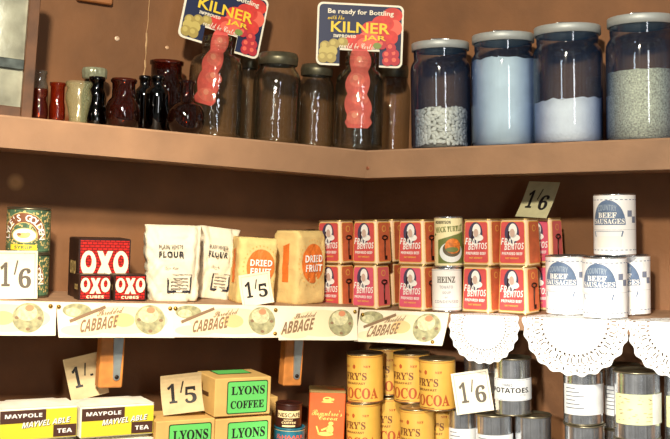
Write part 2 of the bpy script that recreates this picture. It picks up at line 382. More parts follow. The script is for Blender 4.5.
# ------------------------------------------------------------------ lace doilies over the edge
LACE = mat('lace_paper', (246, 246, 244), .8)
def doily(cx, top_half, drop, label, r_in=.58, seed=0):
    n = DEP+.002; ZM = ZMR; x = xat('R', cx, n, ZM); s = sc('R', x, n, ZM)
    R = top_half*s*1.01; off = drop*s-R                  # centre lies `off` below the edge
    b = MB(); NT, NR = 220, 56; ph = 22
    def hole(r, a):
        k = r/R; u = (a*ph/(2*pi)) % 1; v = (a*ph*2/(2*pi)) % 1; w4 = (a*ph*3/(2*pi)) % 1
        if k < .60: return False
        if .60 < k < .64: return v > .55
        if .64 < k < .80:
            q = ((u-.5)*2*pi*k/ph*3.4)**2*9+((k-.72)/.075)**2
            q = ((u-.5)/.36)**2+((k-.72)/.062)**2
            if q < .45: return False
            if .9 < q < 1.35 and w4 > .32: return True
            return False
        if .80 < k < .83: return v > .6
        if .85 < k < .955:
            q = ((((u+.5) % 1)-.5)/.40)**2+((k-.90)/.045)**2
            return .75 < q < 1.15 and w4 > .3
        return False
    idx = {}; vs = []; fs = []
    def vtx(i, j):
        key = (i, j % NT)
        if key not in idx:
            a = 2*pi*(j % NT)/NT; r = R*i/NR
            if i == NR: r = R*(1+.022*cos(ph*a))
            X, Y = r*cos(a), r*sin(a)-off               # Y>0 lies on the shelf, Y<0 hangs
            e = .006
            if Y > 0: p = (X, Y-.0, .0003)
            else:
                h = -Y; f = .004*sin(X*70+seed)*min(1, h/.05)
                p = (X, -.0012-.006*(1-math.exp(-h/.02))+f, .0003-h)
            idx[key] = len(vs); vs.append(p)
        return idx[key]
    for i in range(NR):
        for j in range(NT):
            if hole(R*(i+.5)/NR, 2*pi*(j+.5)/NT): continue
            Yc = R*(i+.5)/NR*sin(2*pi*(j+.5)/NT)-off
            if Yc > .15: continue
            fs.append((vtx(i, j), vtx(i+1, j), vtx(i+1, j+1), vtx(i, j+1)) if i else (vtx(0, 0), vtx(1, j), vtx(1, j+1)))
    b.add(vs, fs, LACE, True)
    tag(b.build('lace_doily', None, MR @ Matrix.Translation((x, -DEP-.0012, ZM-.0008+.0001))), label, 'doily', 'white lace doilies over the middle shelf edge')
doily(484.5, 36.5, 48, 'smallest white lace doily, next to the printed paper strip', seed=1)
doily(575, 53.5, 57, 'large white lace doily hanging below the beef sausage tins', seed=2)
doily(681, 51, 57, 'white lace doily at the right end of the shelf', seed=3)

# ------------------------------------------------------------------ tins
def cyl_tin(name, label, fr, l, r, top, n, z, deco, body=TIN, lid=None, yaw=0.0, group=None, cat='tin', H=None, lean=0.0, lidband=.0, lab=None):
    W, h = dims(fr, l, r, top, n, z); H = H or h; R = W/2
    t = thing(name, label, cat, place(fr, (l+r)/2, n, z, yaw, lean), group)
    lid = lid or body; e = .0022
    b = MB(); pr = [(R-.001, e)]
    if lab:                                               # plain steel can: beaded wall shows around the paper label
        k = 26
        for i in range(k+1):
            zz = e+.001+(H-2*e-.002)*i/k; pr.append((R-.0012+(.0005 if i % 2 else 0), zz))
    pr.append((R-.001, H-e)); b.lathe(pr, body, 48); b.build('tin_body', t)
    b = MB(); b.lathe([(R-.004, .0008), (R-.001, 0), (R+.0004, .0008), (R+.0004, e), (R-.0012, e+.0006)], lid, 48, True, True, False); b.build('bottom_rim', t)
    b = MB(); lb = max(e, lidband)
    b.lathe([(R-.0012, H-lb-.0006), (R+.0006, H-lb), (R+.0006, H-.0006), (R-.0002, H), (R-.0018, H), (R-.003, H-.0022), (R*.5, H-.0020), (R*.48, H-.0014), (.0005, H-.0014)], lid, 48, True, False, True)
    b.build('lid', t)
    if deco:
        b = MB(); deco(b, cyl(R), R, H); b.build('label', t)
    return H
def top_z(fr, n, z, h): return z+h

# -- syrup tins
GRN = mat('syrup_green', (86, 118, 88), .4, .2, .3, 90); SGOLD = mat('syrup_gold', (226, 200, 130), .4, .2); SRED = mat('syrup_red', (128, 78, 48), .5); SYEL = mat('syrup_yellow', (240, 206, 60), .5)
def syrup(b, mp, R, H):
    wrap = pi*R; b.rect(mp, -wrap, wrap, .004, H-.004, GRN, .0002, 40)
    rnd = random.Random(2)
    for i in range(300):
        x = rnd.uniform(-1.5, 1.5)*R; z = rnd.uniform(.07, .93)*H
        b.ell(mp, x, z, rnd.uniform(.0006, .002), rnd.uniform(.0006, .0022), SGOLD, .0004, 6)
    cz = H*.36; A = R*1.02; bw = H*.2; vs = []
    def band(r0, r1, m, d, a0=-.1, a1=pi+.1, k=24):
        vs = []
        for i in range(k+1):
            a = a0+(a1-a0)*i/k; vs += [mp(r0*cos(a), cz+r0*sin(a)*1.05, d), mp(r1*cos(a), cz+r1*sin(a)*1.05, d)]
        b.add(vs, [(2*i, 2*i+1, 2*i+3, 2*i+2) for i in range(k)], m)
    band(A*.62, A*1.08, SGOLD, .0005); band(A*.65, A*1.05, SRED, .0007)
    s = "LYLE'S GOLDEN"
    for i, c in enumerate(s):
        if c == ' ': continue
        a = pi*1.0-.02-(pi*.98)*i/(len(s)-1); vs, fs, bb = glyphs(c, 'bold'); h = A*.30; w = (bb[1]-bb[0])*h/.72
        o = []
        for x, y in vs:
            u = (x-(bb[0]+bb[1])/2)*h/.72; v = A*.70+(y-bb[2] if c != "'" else y)*h/.72
            o.append(mp(u*sin(a)+v*cos(a), cz+(-u*cos(a)+v*sin(a))*1.05, .0012))
        b.add(o, fs, WHITE)
    b.ell(mp, .001, H*.40, R*.60, H*.165, SGOLD, .0008); b.ell(mp, .001, H*.40, R*.53, H*.145, WHITE, .0010)
    b.ell(mp, 0, H*.40, R*.28, H*.06, SGOLD, .0013, 10); b.ell(mp, R*.2, H*.43, R*.12, H*.04, SGOLD, .0013, 8); b.ell(mp, -R*.2, H*.42, R*.1, H*.03, SRED, .0013, 8)
    b.rect(mp, -R*.62, R*.62, H*.08, H*.20, SYEL, .0010); b.text(mp, 'SYRUP', -R*.4, R*.4, H*.105, H*.175, GRN, 'sansb', .0013)
h1 = cyl_tin('syrup_tin', 'green and gold syrup tin standing on shelf behind price card', 'L', 5, 47.5, 252.5, .10, ZM, syrup, GRN, DARKTIN, radians(-26), 'syrup tins')
cyl_tin('syrup_tin', 'green and gold syrup tin on top of another syrup tin', 'L', 6.5, 49, 207.5, .10, ZM+h1, syrup, GRN, DARKTIN, radians(-26), 'syrup tins')

# -- printed box helper
def box_thing(name, label, cat, fr, px, n, z, W, D, H, bodym, yaw, deco, group=None, part='box_body', bev=.0015, extra=None, lean=0):
    t = thing(name, label, cat, place(fr, px, n, z, yaw, lean), group)
    b = MB(); b.box((-W/2, -D/2, 0), (W/2, D/2, H), bodym, bev); b.build(part, t)
    b = MB(); deco(b, W, D, H); b.build('label', t)
    if extra: extra(t, W, D, H)
    return t
# -- OXO tins: red brickwork pattern
def brick_mat():
    m = bpy.data.materials.new('red_brick_print'); m.use_nodes = True; nt = m.node_tree; b = nt.nodes['Principled BSDF']; b.inputs['Roughness'].default_value = .4
    tc = nt.nodes.new('ShaderNodeTexCoord'); mp = nt.nodes.new('ShaderNodeMapping'); mp.inputs['Rotation'].default_value = (pi/2, 0, 0)
    br = nt.nodes.new('ShaderNodeTexBrick'); br.inputs['Color1'].default_value = lin((196, 34, 26)); br.inputs['Color2'].default_value = lin((180, 28, 22)); br.inputs['Mortar'].default_value = lin((92, 10, 10))
    br.inputs['Scale'].default_value = 1; br.inputs['Brick Width'].default_value = .0085; br.inputs['Row Height'].default_value = .0046; br.inputs['Mortar Size'].default_value = .0007
    nt.links.new(tc.outputs['Object'], mp.inputs['Vector']); nt.links.new(mp.outputs[0], br.inputs['Vector']); nt.links.new(br.outputs['Color'], b.inputs['Base Color'])
    return m
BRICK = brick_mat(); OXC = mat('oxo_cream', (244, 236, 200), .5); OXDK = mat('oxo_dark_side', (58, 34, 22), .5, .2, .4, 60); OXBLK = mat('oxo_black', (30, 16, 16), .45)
def fat_o(b, mp, cx, cz, rx, rz):
    b.ell(mp, cx, cz, rx, rz, OXC, .0008, 20); b.ell(mp, cx, cz+rz*.18, rx*.42, rz*.5, BRICK, .0013, 14)
def fat_x(b, mp, cx, cz, w, h):
    for sg in (1, -1):
        b.poly(mp, [(cx-sg*w*.5, cz-h*.5), (cx-sg*w*.12, cz-h*.5) if sg > 0 else (cx+w*.12, cz-h*.5), (cx+sg*w*.42, cz+h*.5), (cx+sg*w*.14, cz+h*.5)][::sg], OXC, .0008 if sg > 0 else .0009)
def oxo(z0, z1, cubes):
    def f(b, W, D, H):
        mp = flat(-D/2)
        b.rect(mp, -W/2+.001, W/2-.001, .001, H-.001, OXBLK, .0002); b.rect(mp, -W/2+.0028, W/2-.0028, .0028, H-.0028, BRICK, .0004)
        cz = (z0+z1)/2*H; hh = (z1-z0)*H
        fat_o(b, mp, -W*.31, cz, W*.145, hh/2); fat_o(b, mp, W*.31, cz, W*.145, hh/2)
        fat_x(b, mp, 0, cz-hh*.05, W*.36, hh*1.08)
        if cubes: b.text(mp, 'CUBES', -W*.27, W*.27, H*.09, H*.2, OXC, 'sansb')
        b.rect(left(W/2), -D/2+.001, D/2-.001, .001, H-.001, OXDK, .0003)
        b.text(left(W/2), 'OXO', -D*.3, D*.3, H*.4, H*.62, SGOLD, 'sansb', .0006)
    return f
def oxo_at(l, r, top, n, D, label, f):
    cx = (l+r)/2; x = xat('L', cx, n, ZM); s = sc('L', x, n, ZM); W = (r-l)*s/.875*.91; H = (P('L', x, n, ZM)[1]-top)*s
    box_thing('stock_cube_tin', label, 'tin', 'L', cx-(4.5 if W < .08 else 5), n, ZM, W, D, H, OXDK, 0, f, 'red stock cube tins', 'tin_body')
oxo_at(78, 128.5, 238, .092, .056, 'large red tin of stock cubes with big cream letters, behind two small ones', oxo(.38, .80, False))
oxo_at(81, 112.5, 274, .138, .028, 'small red stock cube tin, left one in front of the large tin', oxo(.32, .88, True))
oxo_at(115.5, 147.5, 274, .137, .028, 'small red stock cube tin, right one next to the flour bag', oxo(.32, .88, True))

# -- paper bags
def bag(name, label, px, n, W, D, H, yaw, lean, paper, deco, top, group, seed, p=6.0, fr='L', amp=.002, taper=0.0):
    M = place(fr, px, n, ZM, yaw, lean); t = thing(name, label, 'bag', M, group)
    folds = []; rg = random.Random(seed)
    for i in range(9): folds.append((rg.uniform(-W/2, W/2), rg.uniform(.1, 1)*H, rg.uniform(-.9, .9), rg.uniform(.0012, .0028)*(.45 if amp < .003 else 1)))
    def dsp(x, y, z):
        v = Vector((x*28+seed*7, y*28, z*22)); q = noise.noise(v)*amp+noise.noise(v*3.1)*amp*.45
        q += -amp*.8*abs(noise.noise(Vector((x*55+z*30+seed, z*38, 3))))
        for fx, fz, sl, am in folds:                       # crease lines in the paper
            dd = (x-fx)+sl*(z-fz); q += am*amp/.003*(1-2*abs(dd)/.012) if abs(dd) < .012 else -am*amp/.003*0
        return q
    def ab(z):
        k = z/H; e = 1.0
        if k < .06: e = .93+.07*sqrt(k/.06)
        w = 1-taper*k
        tb = top(k)                                        # front/back closing of the top fold
        return W/2*e*w, D/2*e*tb
    NS = 72; rings = []
    zs = [0]+[H*(.015+.985*i/34) for i in range(35)]
    for z in zs:
        a, b_ = ab(z); ring = []
        for j in range(NS):
            th = 2*pi*j/NS; c, s_ = cos(th), sin(th)
            x = a*math.copysign(abs(c)**(2/p), c); y = b_*math.copysign(abs(s_)**(2/p), s_)
            q = dsp(x, y, z); l = sqrt(x*x/(a*a)+y*y/(b_*b_)) or 1
            ring.append((x+q*c, y+q*s_, z+(noise.noise(Vector((x*40+seed, y*30, 1)))*.003 if z > H*.97 else 0)))
        rings.append(ring)
    b = MB(); b.loft(rings, paper, True); b.build('paper_bag', t)
    def front(x, z, d):
        a, b_ = ab(z); u = max(-.999, min(.999, x/a)); y = -b_*(1-abs(u)**p)**(1/p)
        c = math.copysign(abs(u)**(p/2), u); s_ = -sqrt(1-c*c); q = dsp(x, y, z)
        return (x+q*c, y+q*s_-d-.0006, z)
    def lside(x, z, d):                                    # x runs to the viewer's right
        a, b_ = ab(z); y = -x; u = max(-.999, min(.999, y/b_)); X = -a*(1-abs(u)**p)**(1/p)
        s_ = math.copysign(abs(u)**(p/2), u); c = -sqrt(1-s_*s_); q = dsp(X, y, z)
        return (X+q*c-d-.0006, y+q*s_, z)
    b = MB(); deco(b, front, lside, W, D, H); b.build('printing', t)
    return t
FLOURP = mat('flour_paper', (226, 216, 190), .8, 0, .05, 30, .5, 70); FINK = mat('flour_ink', (40, 40, 52), .7); FGREY = mat('flour_grey', (128, 122, 112), .7)
def flour(b, f, l, W, D, H):
    x0 = -W*.30
    b.text(f, 'PLAIN WHITE', -W*.30, W*.16, H*.70, H*.75, FGREY, 'sansb', .0028); b.text(f, 'FLOUR', -W*.30, W*.18, H*.585, H*.665, FINK, 'sansb', .0034)
    b.text(f, 'Fine Mill', -W*.18, W*.08, H*.44, H*.475, FGREY, 'script', .0018, -.1)
    b.frame(f, -W*.13, W*.33, H*.12, H*.36, .0008, FINK, .0008)
    for i in range(4): b.rect(f, -W*.06, W*.26, H*(.30-.045*i), H*(.315-.045*i), FGREY, .0012, 8)
    for q in ((-W*.13, -W*.10, H*.12, H*.35), (W*.30, W*.33, H*.12, H*.33), (-W*.13, W*.04, H*.12, H*.15), (W*.16, W*.33, H*.12, H*.15)): b.rect(f, *q, FINK, .0013, 8, 8)
ftop = lambda k: 1 if k < .72 else 1-.72*((k-.72)/.28)**1.5
s_ = 1.93/F*1.0
bag('flour_bag', 'white paper flour bag next to the red cube tins', 171.5, .115, 46*s_/.93, .062, 71.5*s_, radians(-14), -.02, FLOURP, flour, ftop, 'flour bags', 1, 5, amp=.0036, taper=-.08)
bag('flour_bag', 'narrower white paper flour bag leaning right, beside the dried fruit', 209.5, .062, 36*s_/.9, .056, 71*s_, radians(-6), .10, FLOURP, flour, ftop, 'flour bags', 2, 5, amp=.0036, taper=-.02)
FRUITP = mat('fruit_paper', (226, 196, 128), .8, 0, .08, 30, .5, 70); FOR = mat('fruit_orange', (226, 118, 40), .7, 0, .1, 60); FRING = mat('fruit_ring', (226, 176, 96), .75)
def fruit(cx):
    def g(b, f, l, W, D, H):
        c = W*cx; rx, rz = W*.36, H*.27; cz = H*.56
        for i in range(30):
            a = 2*pi*i/30; b.ell(f, c+rx*1.22*cos(a), cz+rz*1.2*sin(a), .0012, .0012, FRING, .0006, 6)
        b.ell(f, c, cz, rx, rz, FOR, .0009, 28, -1.0, 20)
        b.text(f, 'DRIED', c-rx*.78, c+rx*.78, cz+rz*.06, cz+rz*.42, WHITE, 'sansb', .003); b.text(f, 'FRUIT', c-rx*.74, c+rx*.74, cz-rz*.42, cz-rz*.06, WHITE, 'sansb', .003)
        b.strip(l, -D*.06, D*.17, lambda x: H*.30, lambda x: H*.80+x*.4, FOR, .0008, 8, 10)
    return g
rtop = lambda k: 1 if k < .93 else 1-.20*((k-.93)/.07)
bag('dried_fruit_bag', 'cream dried fruit bag with orange oval, behind the 1/5 price card', 251, .132, 37*s_/.93, .056, 64*s_, radians(-8), 0.03, FRUITP, fruit(.06), rtop, 'dried fruit bags', 3, 7, amp=.0018)
bag('dried_fruit_bag', 'cream dried fruit bag turned sideways, next to the corned beef tins', 298, .115, 33*s_/.72, .062, 73*s_, radians(22), -.01, FRUITP, fruit(0), rtop, 'dried fruit bags', 4, 9, amp=.0016, taper=.06)

# -- corned beef tins
CRED = mat('beef_red', (212, 84, 84), .45, 0, .05, 80); CMAG = mat('beef_pinkred', (220, 92, 118), .45, 0, .05, 80); CORG = mat('beef_orange', (212, 108, 70), .45, 0, .1, 60); CPINK = mat('beef_pink', (222, 104, 104), .45)
CBORD = mat('beef_border', (236, 204, 164), .45, .1); CHEAD = mat('beef_oval', (70, 66, 92), .5); SKIN = mat('beef_face', (206, 176, 160), .5); KEYM = mat('key_metal', (70, 44, 36), .4, .6); YINK = mat('beef_gilt_ink', (236, 190, 90), .5)
def corned(label, fr, px, n, z, group, key=True, side=CORG, front=CRED, yaw=-11, Hp=43.5, H=None):
    x = xat(fr, px, n, z); s = sc(fr, x, n, z); W, D = .0592, .046; H = H or Hp*s
    t = thing('corned_beef_tin', label, 'tin', place(fr, px, n, z, radians(yaw), 0), group)
    tp = lambda z: 1-.10*z/H
    def ring(z, e=0):
        a, c, r = W/2*tp(z)-e, D/2*tp(z)-e, .009; o = []
        for qx, qy, a0 in ((1,-1,-pi/2), (1,1,0), (-1,1,pi/2), (-1,-1,pi)):
            for i in range(6):
                an = a0+pi/2*i/5; o.append((qx*(a-r)+r*cos(an), qy*(c-r)+r*sin(an), z))
        return o
    b = MB(); b.loft([ring(.002), ring(H-.002)], CBORD, True, False, False); b.build('tin_body', t)
    b = MB(); b.loft([ring(.002, -.0008), ring(0, -.0008), ring(0, .003)], GOLDTIN, False, False, True); b.build('bottom_rim', t)
    b = MB(); b.loft([ring(H-.0022, .0), ring(H-.002, -.001), ring(H, -.001), ring(H, .0015), ring(H-.002, .003)], GOLDTIN, False, False, True); b.build('lid', t)
    fm = lambda x, z, d: (x*tp(z), -D/2*tp(z)-d, z)
    rm = lambda x, z, d: (W/2*tp(z)+d, x*tp(z), z)
    b = MB(); w = W/2-.0045
    b.rrect(fm, -w, w, H*.05, H*.95, .005, YINK, .0003); b.rrect(fm, -w+.001, w-.001, H*.065, H*.935, .004, front, .0005)
    b.ell(fm, -.001, H*.70, W*.25, H*.235, CHEAD, .0007, 18); b.ell(fm, .001, H*.75, W*.15, H*.15, WHITE, .0009, 14)
    b.ell(fm, .0, H*.70, W*.085, H*.09, SKIN, .0011, 12); b.ell(fm, .006, H*.60, W*.16, H*.07, WHITE, .0009, 12); b.line(fm, (-.009, H*.52), (-.007, H*.74), .003, KEYM, .0010)
    b.text(fm, 'FRAY', -W*.38, W*.12, H*.455, H*.60, WHITE, 'italsans', .0017, -.08); b.text(fm, 'BENTOS', -W*.26, W*.40, H*.335, H*.475, WHITE, 'italsans', .0015, .05)
    b.text(fm, 'PREPARED BEEF', -W*.34, W*.34, H*.235, H*.295, WHITE, 'sansb', .0011); b.text(fm, 'NET WEIGHT', -W*.22, W*.22, H*.15, H*.185, YINK, 'sansb', .0011)
    w = D/2-.0045
    b.rrect(rm, -w, w, H*.05, H*.95, .004, YINK, .0003); b.rrect(rm, -w+.001, w-.001, H*.065, H*.935, .0035, side, .0005)
    b.ell(rm, 0, H*.80, D*.14, H*.07, YINK, .0007, 10); b.ell(rm, 0, H*.80, D*.11, H*.055, side, .0009, 10)
    b.build('label', t)
    if key:
        b = MB(); kx = W/2*.95+.002; pts = [(kx, .010*cos(a)*D/.05*.8, H*.60+.0035*sin(a)) for a in [2*pi*i/12 for i in range(13)]]
        b.tube(pts, .0012, KEYM, 6); b.tube([(kx, 0, H*.57), (kx-.0005, 0, H*.14)], .0012, KEYM, 6); b.box((kx-.0012, -.001, H*.10), (kx+.0012, .005, H*.19), KEYM); b.build('opening_key', t)
    return H
G = 'corned beef tins'
nf, nb = .140, .066
specs = [  # front row / back row, lower then upper
  ('low', 336.5, .139, True, CORG, CRED, 'lower-left corned beef tin in the shadow beside the dried fruit bag'),
  ('low', 371.5, nf, True, CPINK, CMAG, 'pinkish red corned beef tin in the lower row near the corner'),
  ('low', 388, nb, False, CORG, CRED, 'corned beef tin set back in the lower row, behind two front tins'),
  ('low', 418, nf, True, CORG, CMAG, 'lower row corned beef tin left of the white tomato soup tin'),
  ('low', 482.4, nf, False, CORG, CRED, 'lower row corned beef tin right of the white tomato soup tin'),
  ('low', 518.8, nf, True, CORG, CRED, 'lower row corned beef tin with key, just left of the sausage tins'),
  ('low', 543, nb, False, CPINK, CMAG, 'corned beef tin set back in the lower row behind the sausage tins'),
  ('top', 336.5, .139, True, CORG, CRED, 'upper-left corned beef tin nearest the dried fruit bag'),
  ('top', 372, nf, True, CORG, CRED, 'upper row corned beef tin with long key, near the corner'),
  ('top', 388, nb, False, CORG, CRED, 'corned beef tin set back in the upper row, behind two front tins'),
  ('top', 418, nf, True, CORG, CRED, 'upper row corned beef tin left of the mock turtle tin'),
  ('top', 483.4, nf, False, CORG, CRED, 'upper row corned beef tin right of the mock turtle tin'),
  ('top', 519.5, nf, False, CORG, CRED, 'upper row corned beef tin with plain orange side, below the price card'),
  ('top', 543, nb, True, CPINK, CMAG, 'upper corned beef tin with pink side at the right end of the row'),
]
hb = 44*1.97/F
for lv, px, n, ky, sd, frn, lab in specs:
    corned(lab, 'R', px, n, ZMR if lv == 'low' else ZMR+hb+.0005, G, ky, sd, frn, H=hb, yaw=-11)

# -- soup tins
MT_CREAM = mat('soup_cream', (238, 226, 176), .5); MT_GRN = mat('soup_green', (110, 120, 60), .5); MT_OR = mat('soup_orange', (222, 120, 40), .5, 0, .3, 150); MT_BR = mat('soup_brown', (96, 84, 60), .5); MT_BLUE = mat('soup_bowl', (226, 230, 226), .4); FAINT = mat('faint_grey', (176, 174, 178), .6)
def mock(b, mp, R, H):
    b.rect(mp, -pi*R, pi*R, .003, H-.003, MT_CREAM, .0002, 40)
    b.text(mp, 'ROBERTSON', -R*.95, R*.2, H*.86, H*.92, BLACK, 'sansb'); b.poly(mp, [(-R*1.1, H*.62), (-R*1.1, H*.66), (-R*.3, H*.745), (R*1.1, H*.86), (R*1.1, H*.82), (-R*.3, H*.70)], MT_GRN, .0012)
    b.text(mp, 'MOCK TURTLE', -R*.98, R*1.05, H*.68, H*.79, MT_GRN, 'serif', .0009, .07)
    b.strip(mp, -R*.75, R*1.3, lambda x: H*.08, lambda x: H*(.60+.08*x/R), MT_GRN, .0006)
    b.ell(mp, R*.25, H*.30, R*.86, H*.20, MT_BLUE, .0009, 16); b.ell(mp, R*.3, H*.36, R*.66, H*.15, MT_BR, .0012, 16); b.ell(mp, R*.35, H*.42, R*.55, H*.15, MT_OR, .0015, 16); b.ell(mp, R*.3, H*.35, R*.45, H*.05, MT_GRN, .0018, 12)
def heinz(b, mp, R, H):
    b.rect(mp, -pi*R, pi*R, .003, H-.003, WHITE, .0002, 40)
    b.text(mp, 'HEINZ', -R*.62, R*.62, H*.66, H*.80, GREYINK, 'serif'); b.text(mp, 'TOMATO', -R*.45, R*.45, H*.53, H*.60, FAINT, 'sansb'); b.text(mp, 'SOUP', -R*.25, R*.3, H*.41, H*.47, FAINT, 'sansb')
    b.text(mp, 'or', -R*.1, R*.1, H*.31, H*.35, FAINT, 'sansb'); b.text(mp, 'CONDENSED', -R*.85, R*.85, H*.20, H*.27, FAINT, 'sansb')
    for q in (.93, .10): b.rect(mp, -R*1.4, R*1.4, H*q, H*q+.0006, FAINT, .0005)
hh = cyl_tin('soup_tin', 'white tomato soup tin between corned beef tins in the lower row', 'R', 432.5, 462, 267, .152, ZMR, heinz, TIN, TIN, radians(20), 'soup tins')
cyl_tin('soup_tin', 'cream mock turtle soup tin with a picture of a bowl, upper row', 'R', 434.8, 463, 216.5, .152, ZMR+hh+.0006, mock, TIN, TIN, radians(20), 'soup tins')

# -- beef sausage tins
SBL = mat('sausage_blue', (98, 120, 152), .5, 0, .1, 100); SCHK = mat('sausage_check', (126, 134, 156), .5); SPAP = mat('sausage_paper', (246, 246, 246), .45)
def sausage(b, mp, R, H):
    b.rect(mp, -pi*R, pi*R, .002, H-.002, SPAP, .0002, 48)
    c = -R*.30; b.ell(mp, c, H*.50, R*.86, H*.40, SBL, .0005, 24, 0.0)
    b.text(mp, 'COUNTRY', c-R*.52, c+R*.42, H*.715, H*.81, mat('sausage_pale', (150, 166, 184), .5), 'sansb', .0009, arch=.002)
    b.text(mp, 'BEEF', c-R*.50, c+R*.42, H*.615, H*.70, WHITE, 'serif', .0009); b.text(mp, 'SAUSAGES', c-R*.78, c+R*.80, H*.515, H*.60, WHITE, 'serif', .0009)
    for i in range(2):
        for j in range(2):
            if (i+j) % 2: b.rect(mp, R*(.66+.28*i), R*(.94+.28*i), H*(.53+.10*j), H*(.63+.10*j), SCHK, .0006)
    b.rect(mp, -R*1.4, R*1.4, H*.42, H*.425, FAINT, .0005)
    for q in (.90, .09):
        for i in range(12): b.rect(mp, R*(-1.4+.24*i), R*(-1.26+.24*i), H*q, H*q+.0011, SBL, .0006, 3)
    b.line(mp, (R*.42, H*.40), (R*.34, H*.31), .002, SBL); b.line(mp, (-R*1.1, H*.40), (-R*1.0, H*.31), .002, SBL); b.line(mp, (-R*1.0, H*.40), (R*.42, H*.40), .0008, SBL)
    b.rect(mp, -R*.9, R*.35, H*.14, H*.32, WHITE, .0007)
GS = 'beef sausage tins'; yw = radians(13)
hs = cyl_tin('sausage_tin', 'white beef sausages tin, leftmost in the lower row by corned beef', 'R', 546.5, 588, 255, .128, ZMR, sausage, SPAP, TIN, yw, GS)
cyl_tin('sausage_tin', 'white beef sausages tin, front middle with another stacked on top', 'R', 583.5, 627, 258, .168, ZMR, sausage, SPAP, TIN, yw, GS, H=hs)
cyl_tin('sausage_tin', 'white beef sausages tin set back at the right end, half hidden', 'R', 609, 650, 258, .095, ZMR, sausage, SPAP, TIN, yw, GS, H=hs)
cyl_tin('sausage_tin', 'white beef sausages tin on top of the others', 'R', 594.5, 635.5, 194, .135, ZMR+hs+.0006, sausage, SPAP, TIN, yw, GS)

# ------------------------------------------------------------------ price cards
CARD2 = mat('old_card', (206, 184, 140), .75, 0, .06, 60); CARD3 = mat('shaded_card', (190, 186, 146), .75, 0, .06, 60)  # the green-grey tone has the top shelf's shade mixed into the card colour
def price_card(label, fr, px, n, z, W, H, txt, m, ink=GREYINK, yaw=0.0, lean=0.0, pitch=-.12, curl=.008):
    t = place(fr, px, n, z, yaw, lean, pitch)
    def mp(x, zz, d):
        k = zz/H; return (x, -curl*(2*k-1)**2-d, zz)
    b = MB()
    b.rect(mp, -W/2, W/2, 0, H, m, .0004, 6, 10); b.rect(mp, -W/2, W/2, 0, H, m, -.0004, 6, 10)
    for x in (-W/2, W/2): b.add([mp(x, H*i/10, d) for i in range(11) for d in (.0004, -.0004)], [(2*i, 2*i+1, 2*i+3, 2*i+2) for i in range(10)], m)
    w = .0006; q = .0035
    for a in ((-W/2+q, W/2-q, H-q-w, H-q), (-W/2+q, -W/2+q+w, q, H-q), (W/2-q-w, W/2-q, q, H-q)): b.rect(mp, *a, GREYINK if ink is GREYINK else CARD2, .0007, 3, 10)
    f, l = txt
    b.text(mp, f, -W*.34, -W*.12, H*.26, H*.76, ink, 'serif', .001)
    b.line(mp, (-W*.02, H*.50), (W*.05, H*.80), W*.035, ink, .0011)
    if l == '-': b.rect(mp, W*.12, W*.20, H*.46, H*.51, ink, .001)
    else: b.text(mp, l, W*.07, W*.36, H*.22, H*.64, ink, 'serif', .001)
    tag(b.build('price_card', None, t), label, 'price card', 'shilling price cards')
sL = sc('L', -.5, .15, ZM)
price_card('cream 1/6 price card leaning on the syrup tins', 'L', 15, .150, ZM, 36*1.72/F/.86, 47*1.72/F, '16', CREAM, yaw=-.2, lean=-.02)
price_card('cream 1/5 price card leaning on the dried fruit bag', 'L', 258, .176, ZM+.0005, 29*1.9/F/.9, 31*1.9/F, '15', CREAM, BLACK, yaw=-.1, lean=-.16, curl=.004)
zt_ = ZMR+2*hb+.001
price_card('shaded 1/6 price card standing on top of the corned beef tins', 'R', 531, .10, zt_, 35*1.9/F, 43*1.9/F, '16', CARD3, BLACK, yaw=-.2, lean=.06, pitch=-.60, curl=.002)

# ------------------------------------------------------------------ lower shelf, left: tea and coffee boxes
TEAW = mat('tea_wrapper', (240, 236, 220), .75, 0, .05, 40, .5, 80); TY = mat('tea_yellow', (226, 208, 52), .55); TB = mat('tea_brown', (74, 42, 30), .55)
def tea(b, W, D, H):
    mp = flat(-D/2); x0, x1, z0, z1 = -W/2+.002, W/2-.001, .002, H-.0035
    b.rect(mp, x0, x1, z0, z1, TY, .0004); w = x1-x0; h = z1-z0
    b.rect(mp, x0, x0+w*.59, z0+h*.56, z1, TB, .0007); b.rect(mp, x0+w*.69, x1-.0006, z0+.001, z0+h*.44, TB, .0007)
    b.text(mp, 'MAYPOLE', x0+w*.06, x0+w*.54, z0+h*.74, z0+h*.88, WHITE, 'sansb', .0010); b.text(mp, 'TEA', x0+w*.74, x0+w*.94, z0+h*.15, z0+h*.30, WHITE, 'sansb', .0010)
    b.text(mp, 'MAYVEL ABLE', x0+w*.29, x0+w*.92, z0+h*.37, z0+h*.55, BLACK, 'italsans', .0011, .075); b.text(mp, 'MAYVEL ABLE', x0+w*.28, x0+w*.91, z0+h*.385, z0+h*.575, WHITE, 'italsans', .0014, .075)
def tea_wrap(t, W, D, H):
    b = MB(); m = TEAW                                   # folded paper flaps on top
    b.add([(-W/2, -D/2, H), (W/2, -D/2, H), (W*.3, D/2, H+.001), (-W*.3, D/2, H+.001), (0, D*.1, H+.0045), (-W*.46, 0, H+.002), (W*.46, 0, H+.002)],
          [(0, 1, 4), (0, 4, 5), (1, 6, 4), (4, 6, 2), (5, 4, 3), (4, 2, 3)], m); b.build('folded_flap', t)
NB = .172
def tea_box(px, z, label, H):
    W, D = 65.5*1.74/F/.875, .062
    box_thing('tea_packet', label, 'tea packet', 'L', px, NB, z, W, D, H, TEAW, 0, tea, 'tea packets on the lower shelf', 'wrapped_packet', .002, tea_wrap)
ztop = zat('L', xat('L', 110, NB+.03, ZB), NB+.03, 436.5)
h_low = max(.03, ztop-ZB-.001); h_up = 31*1.76/F
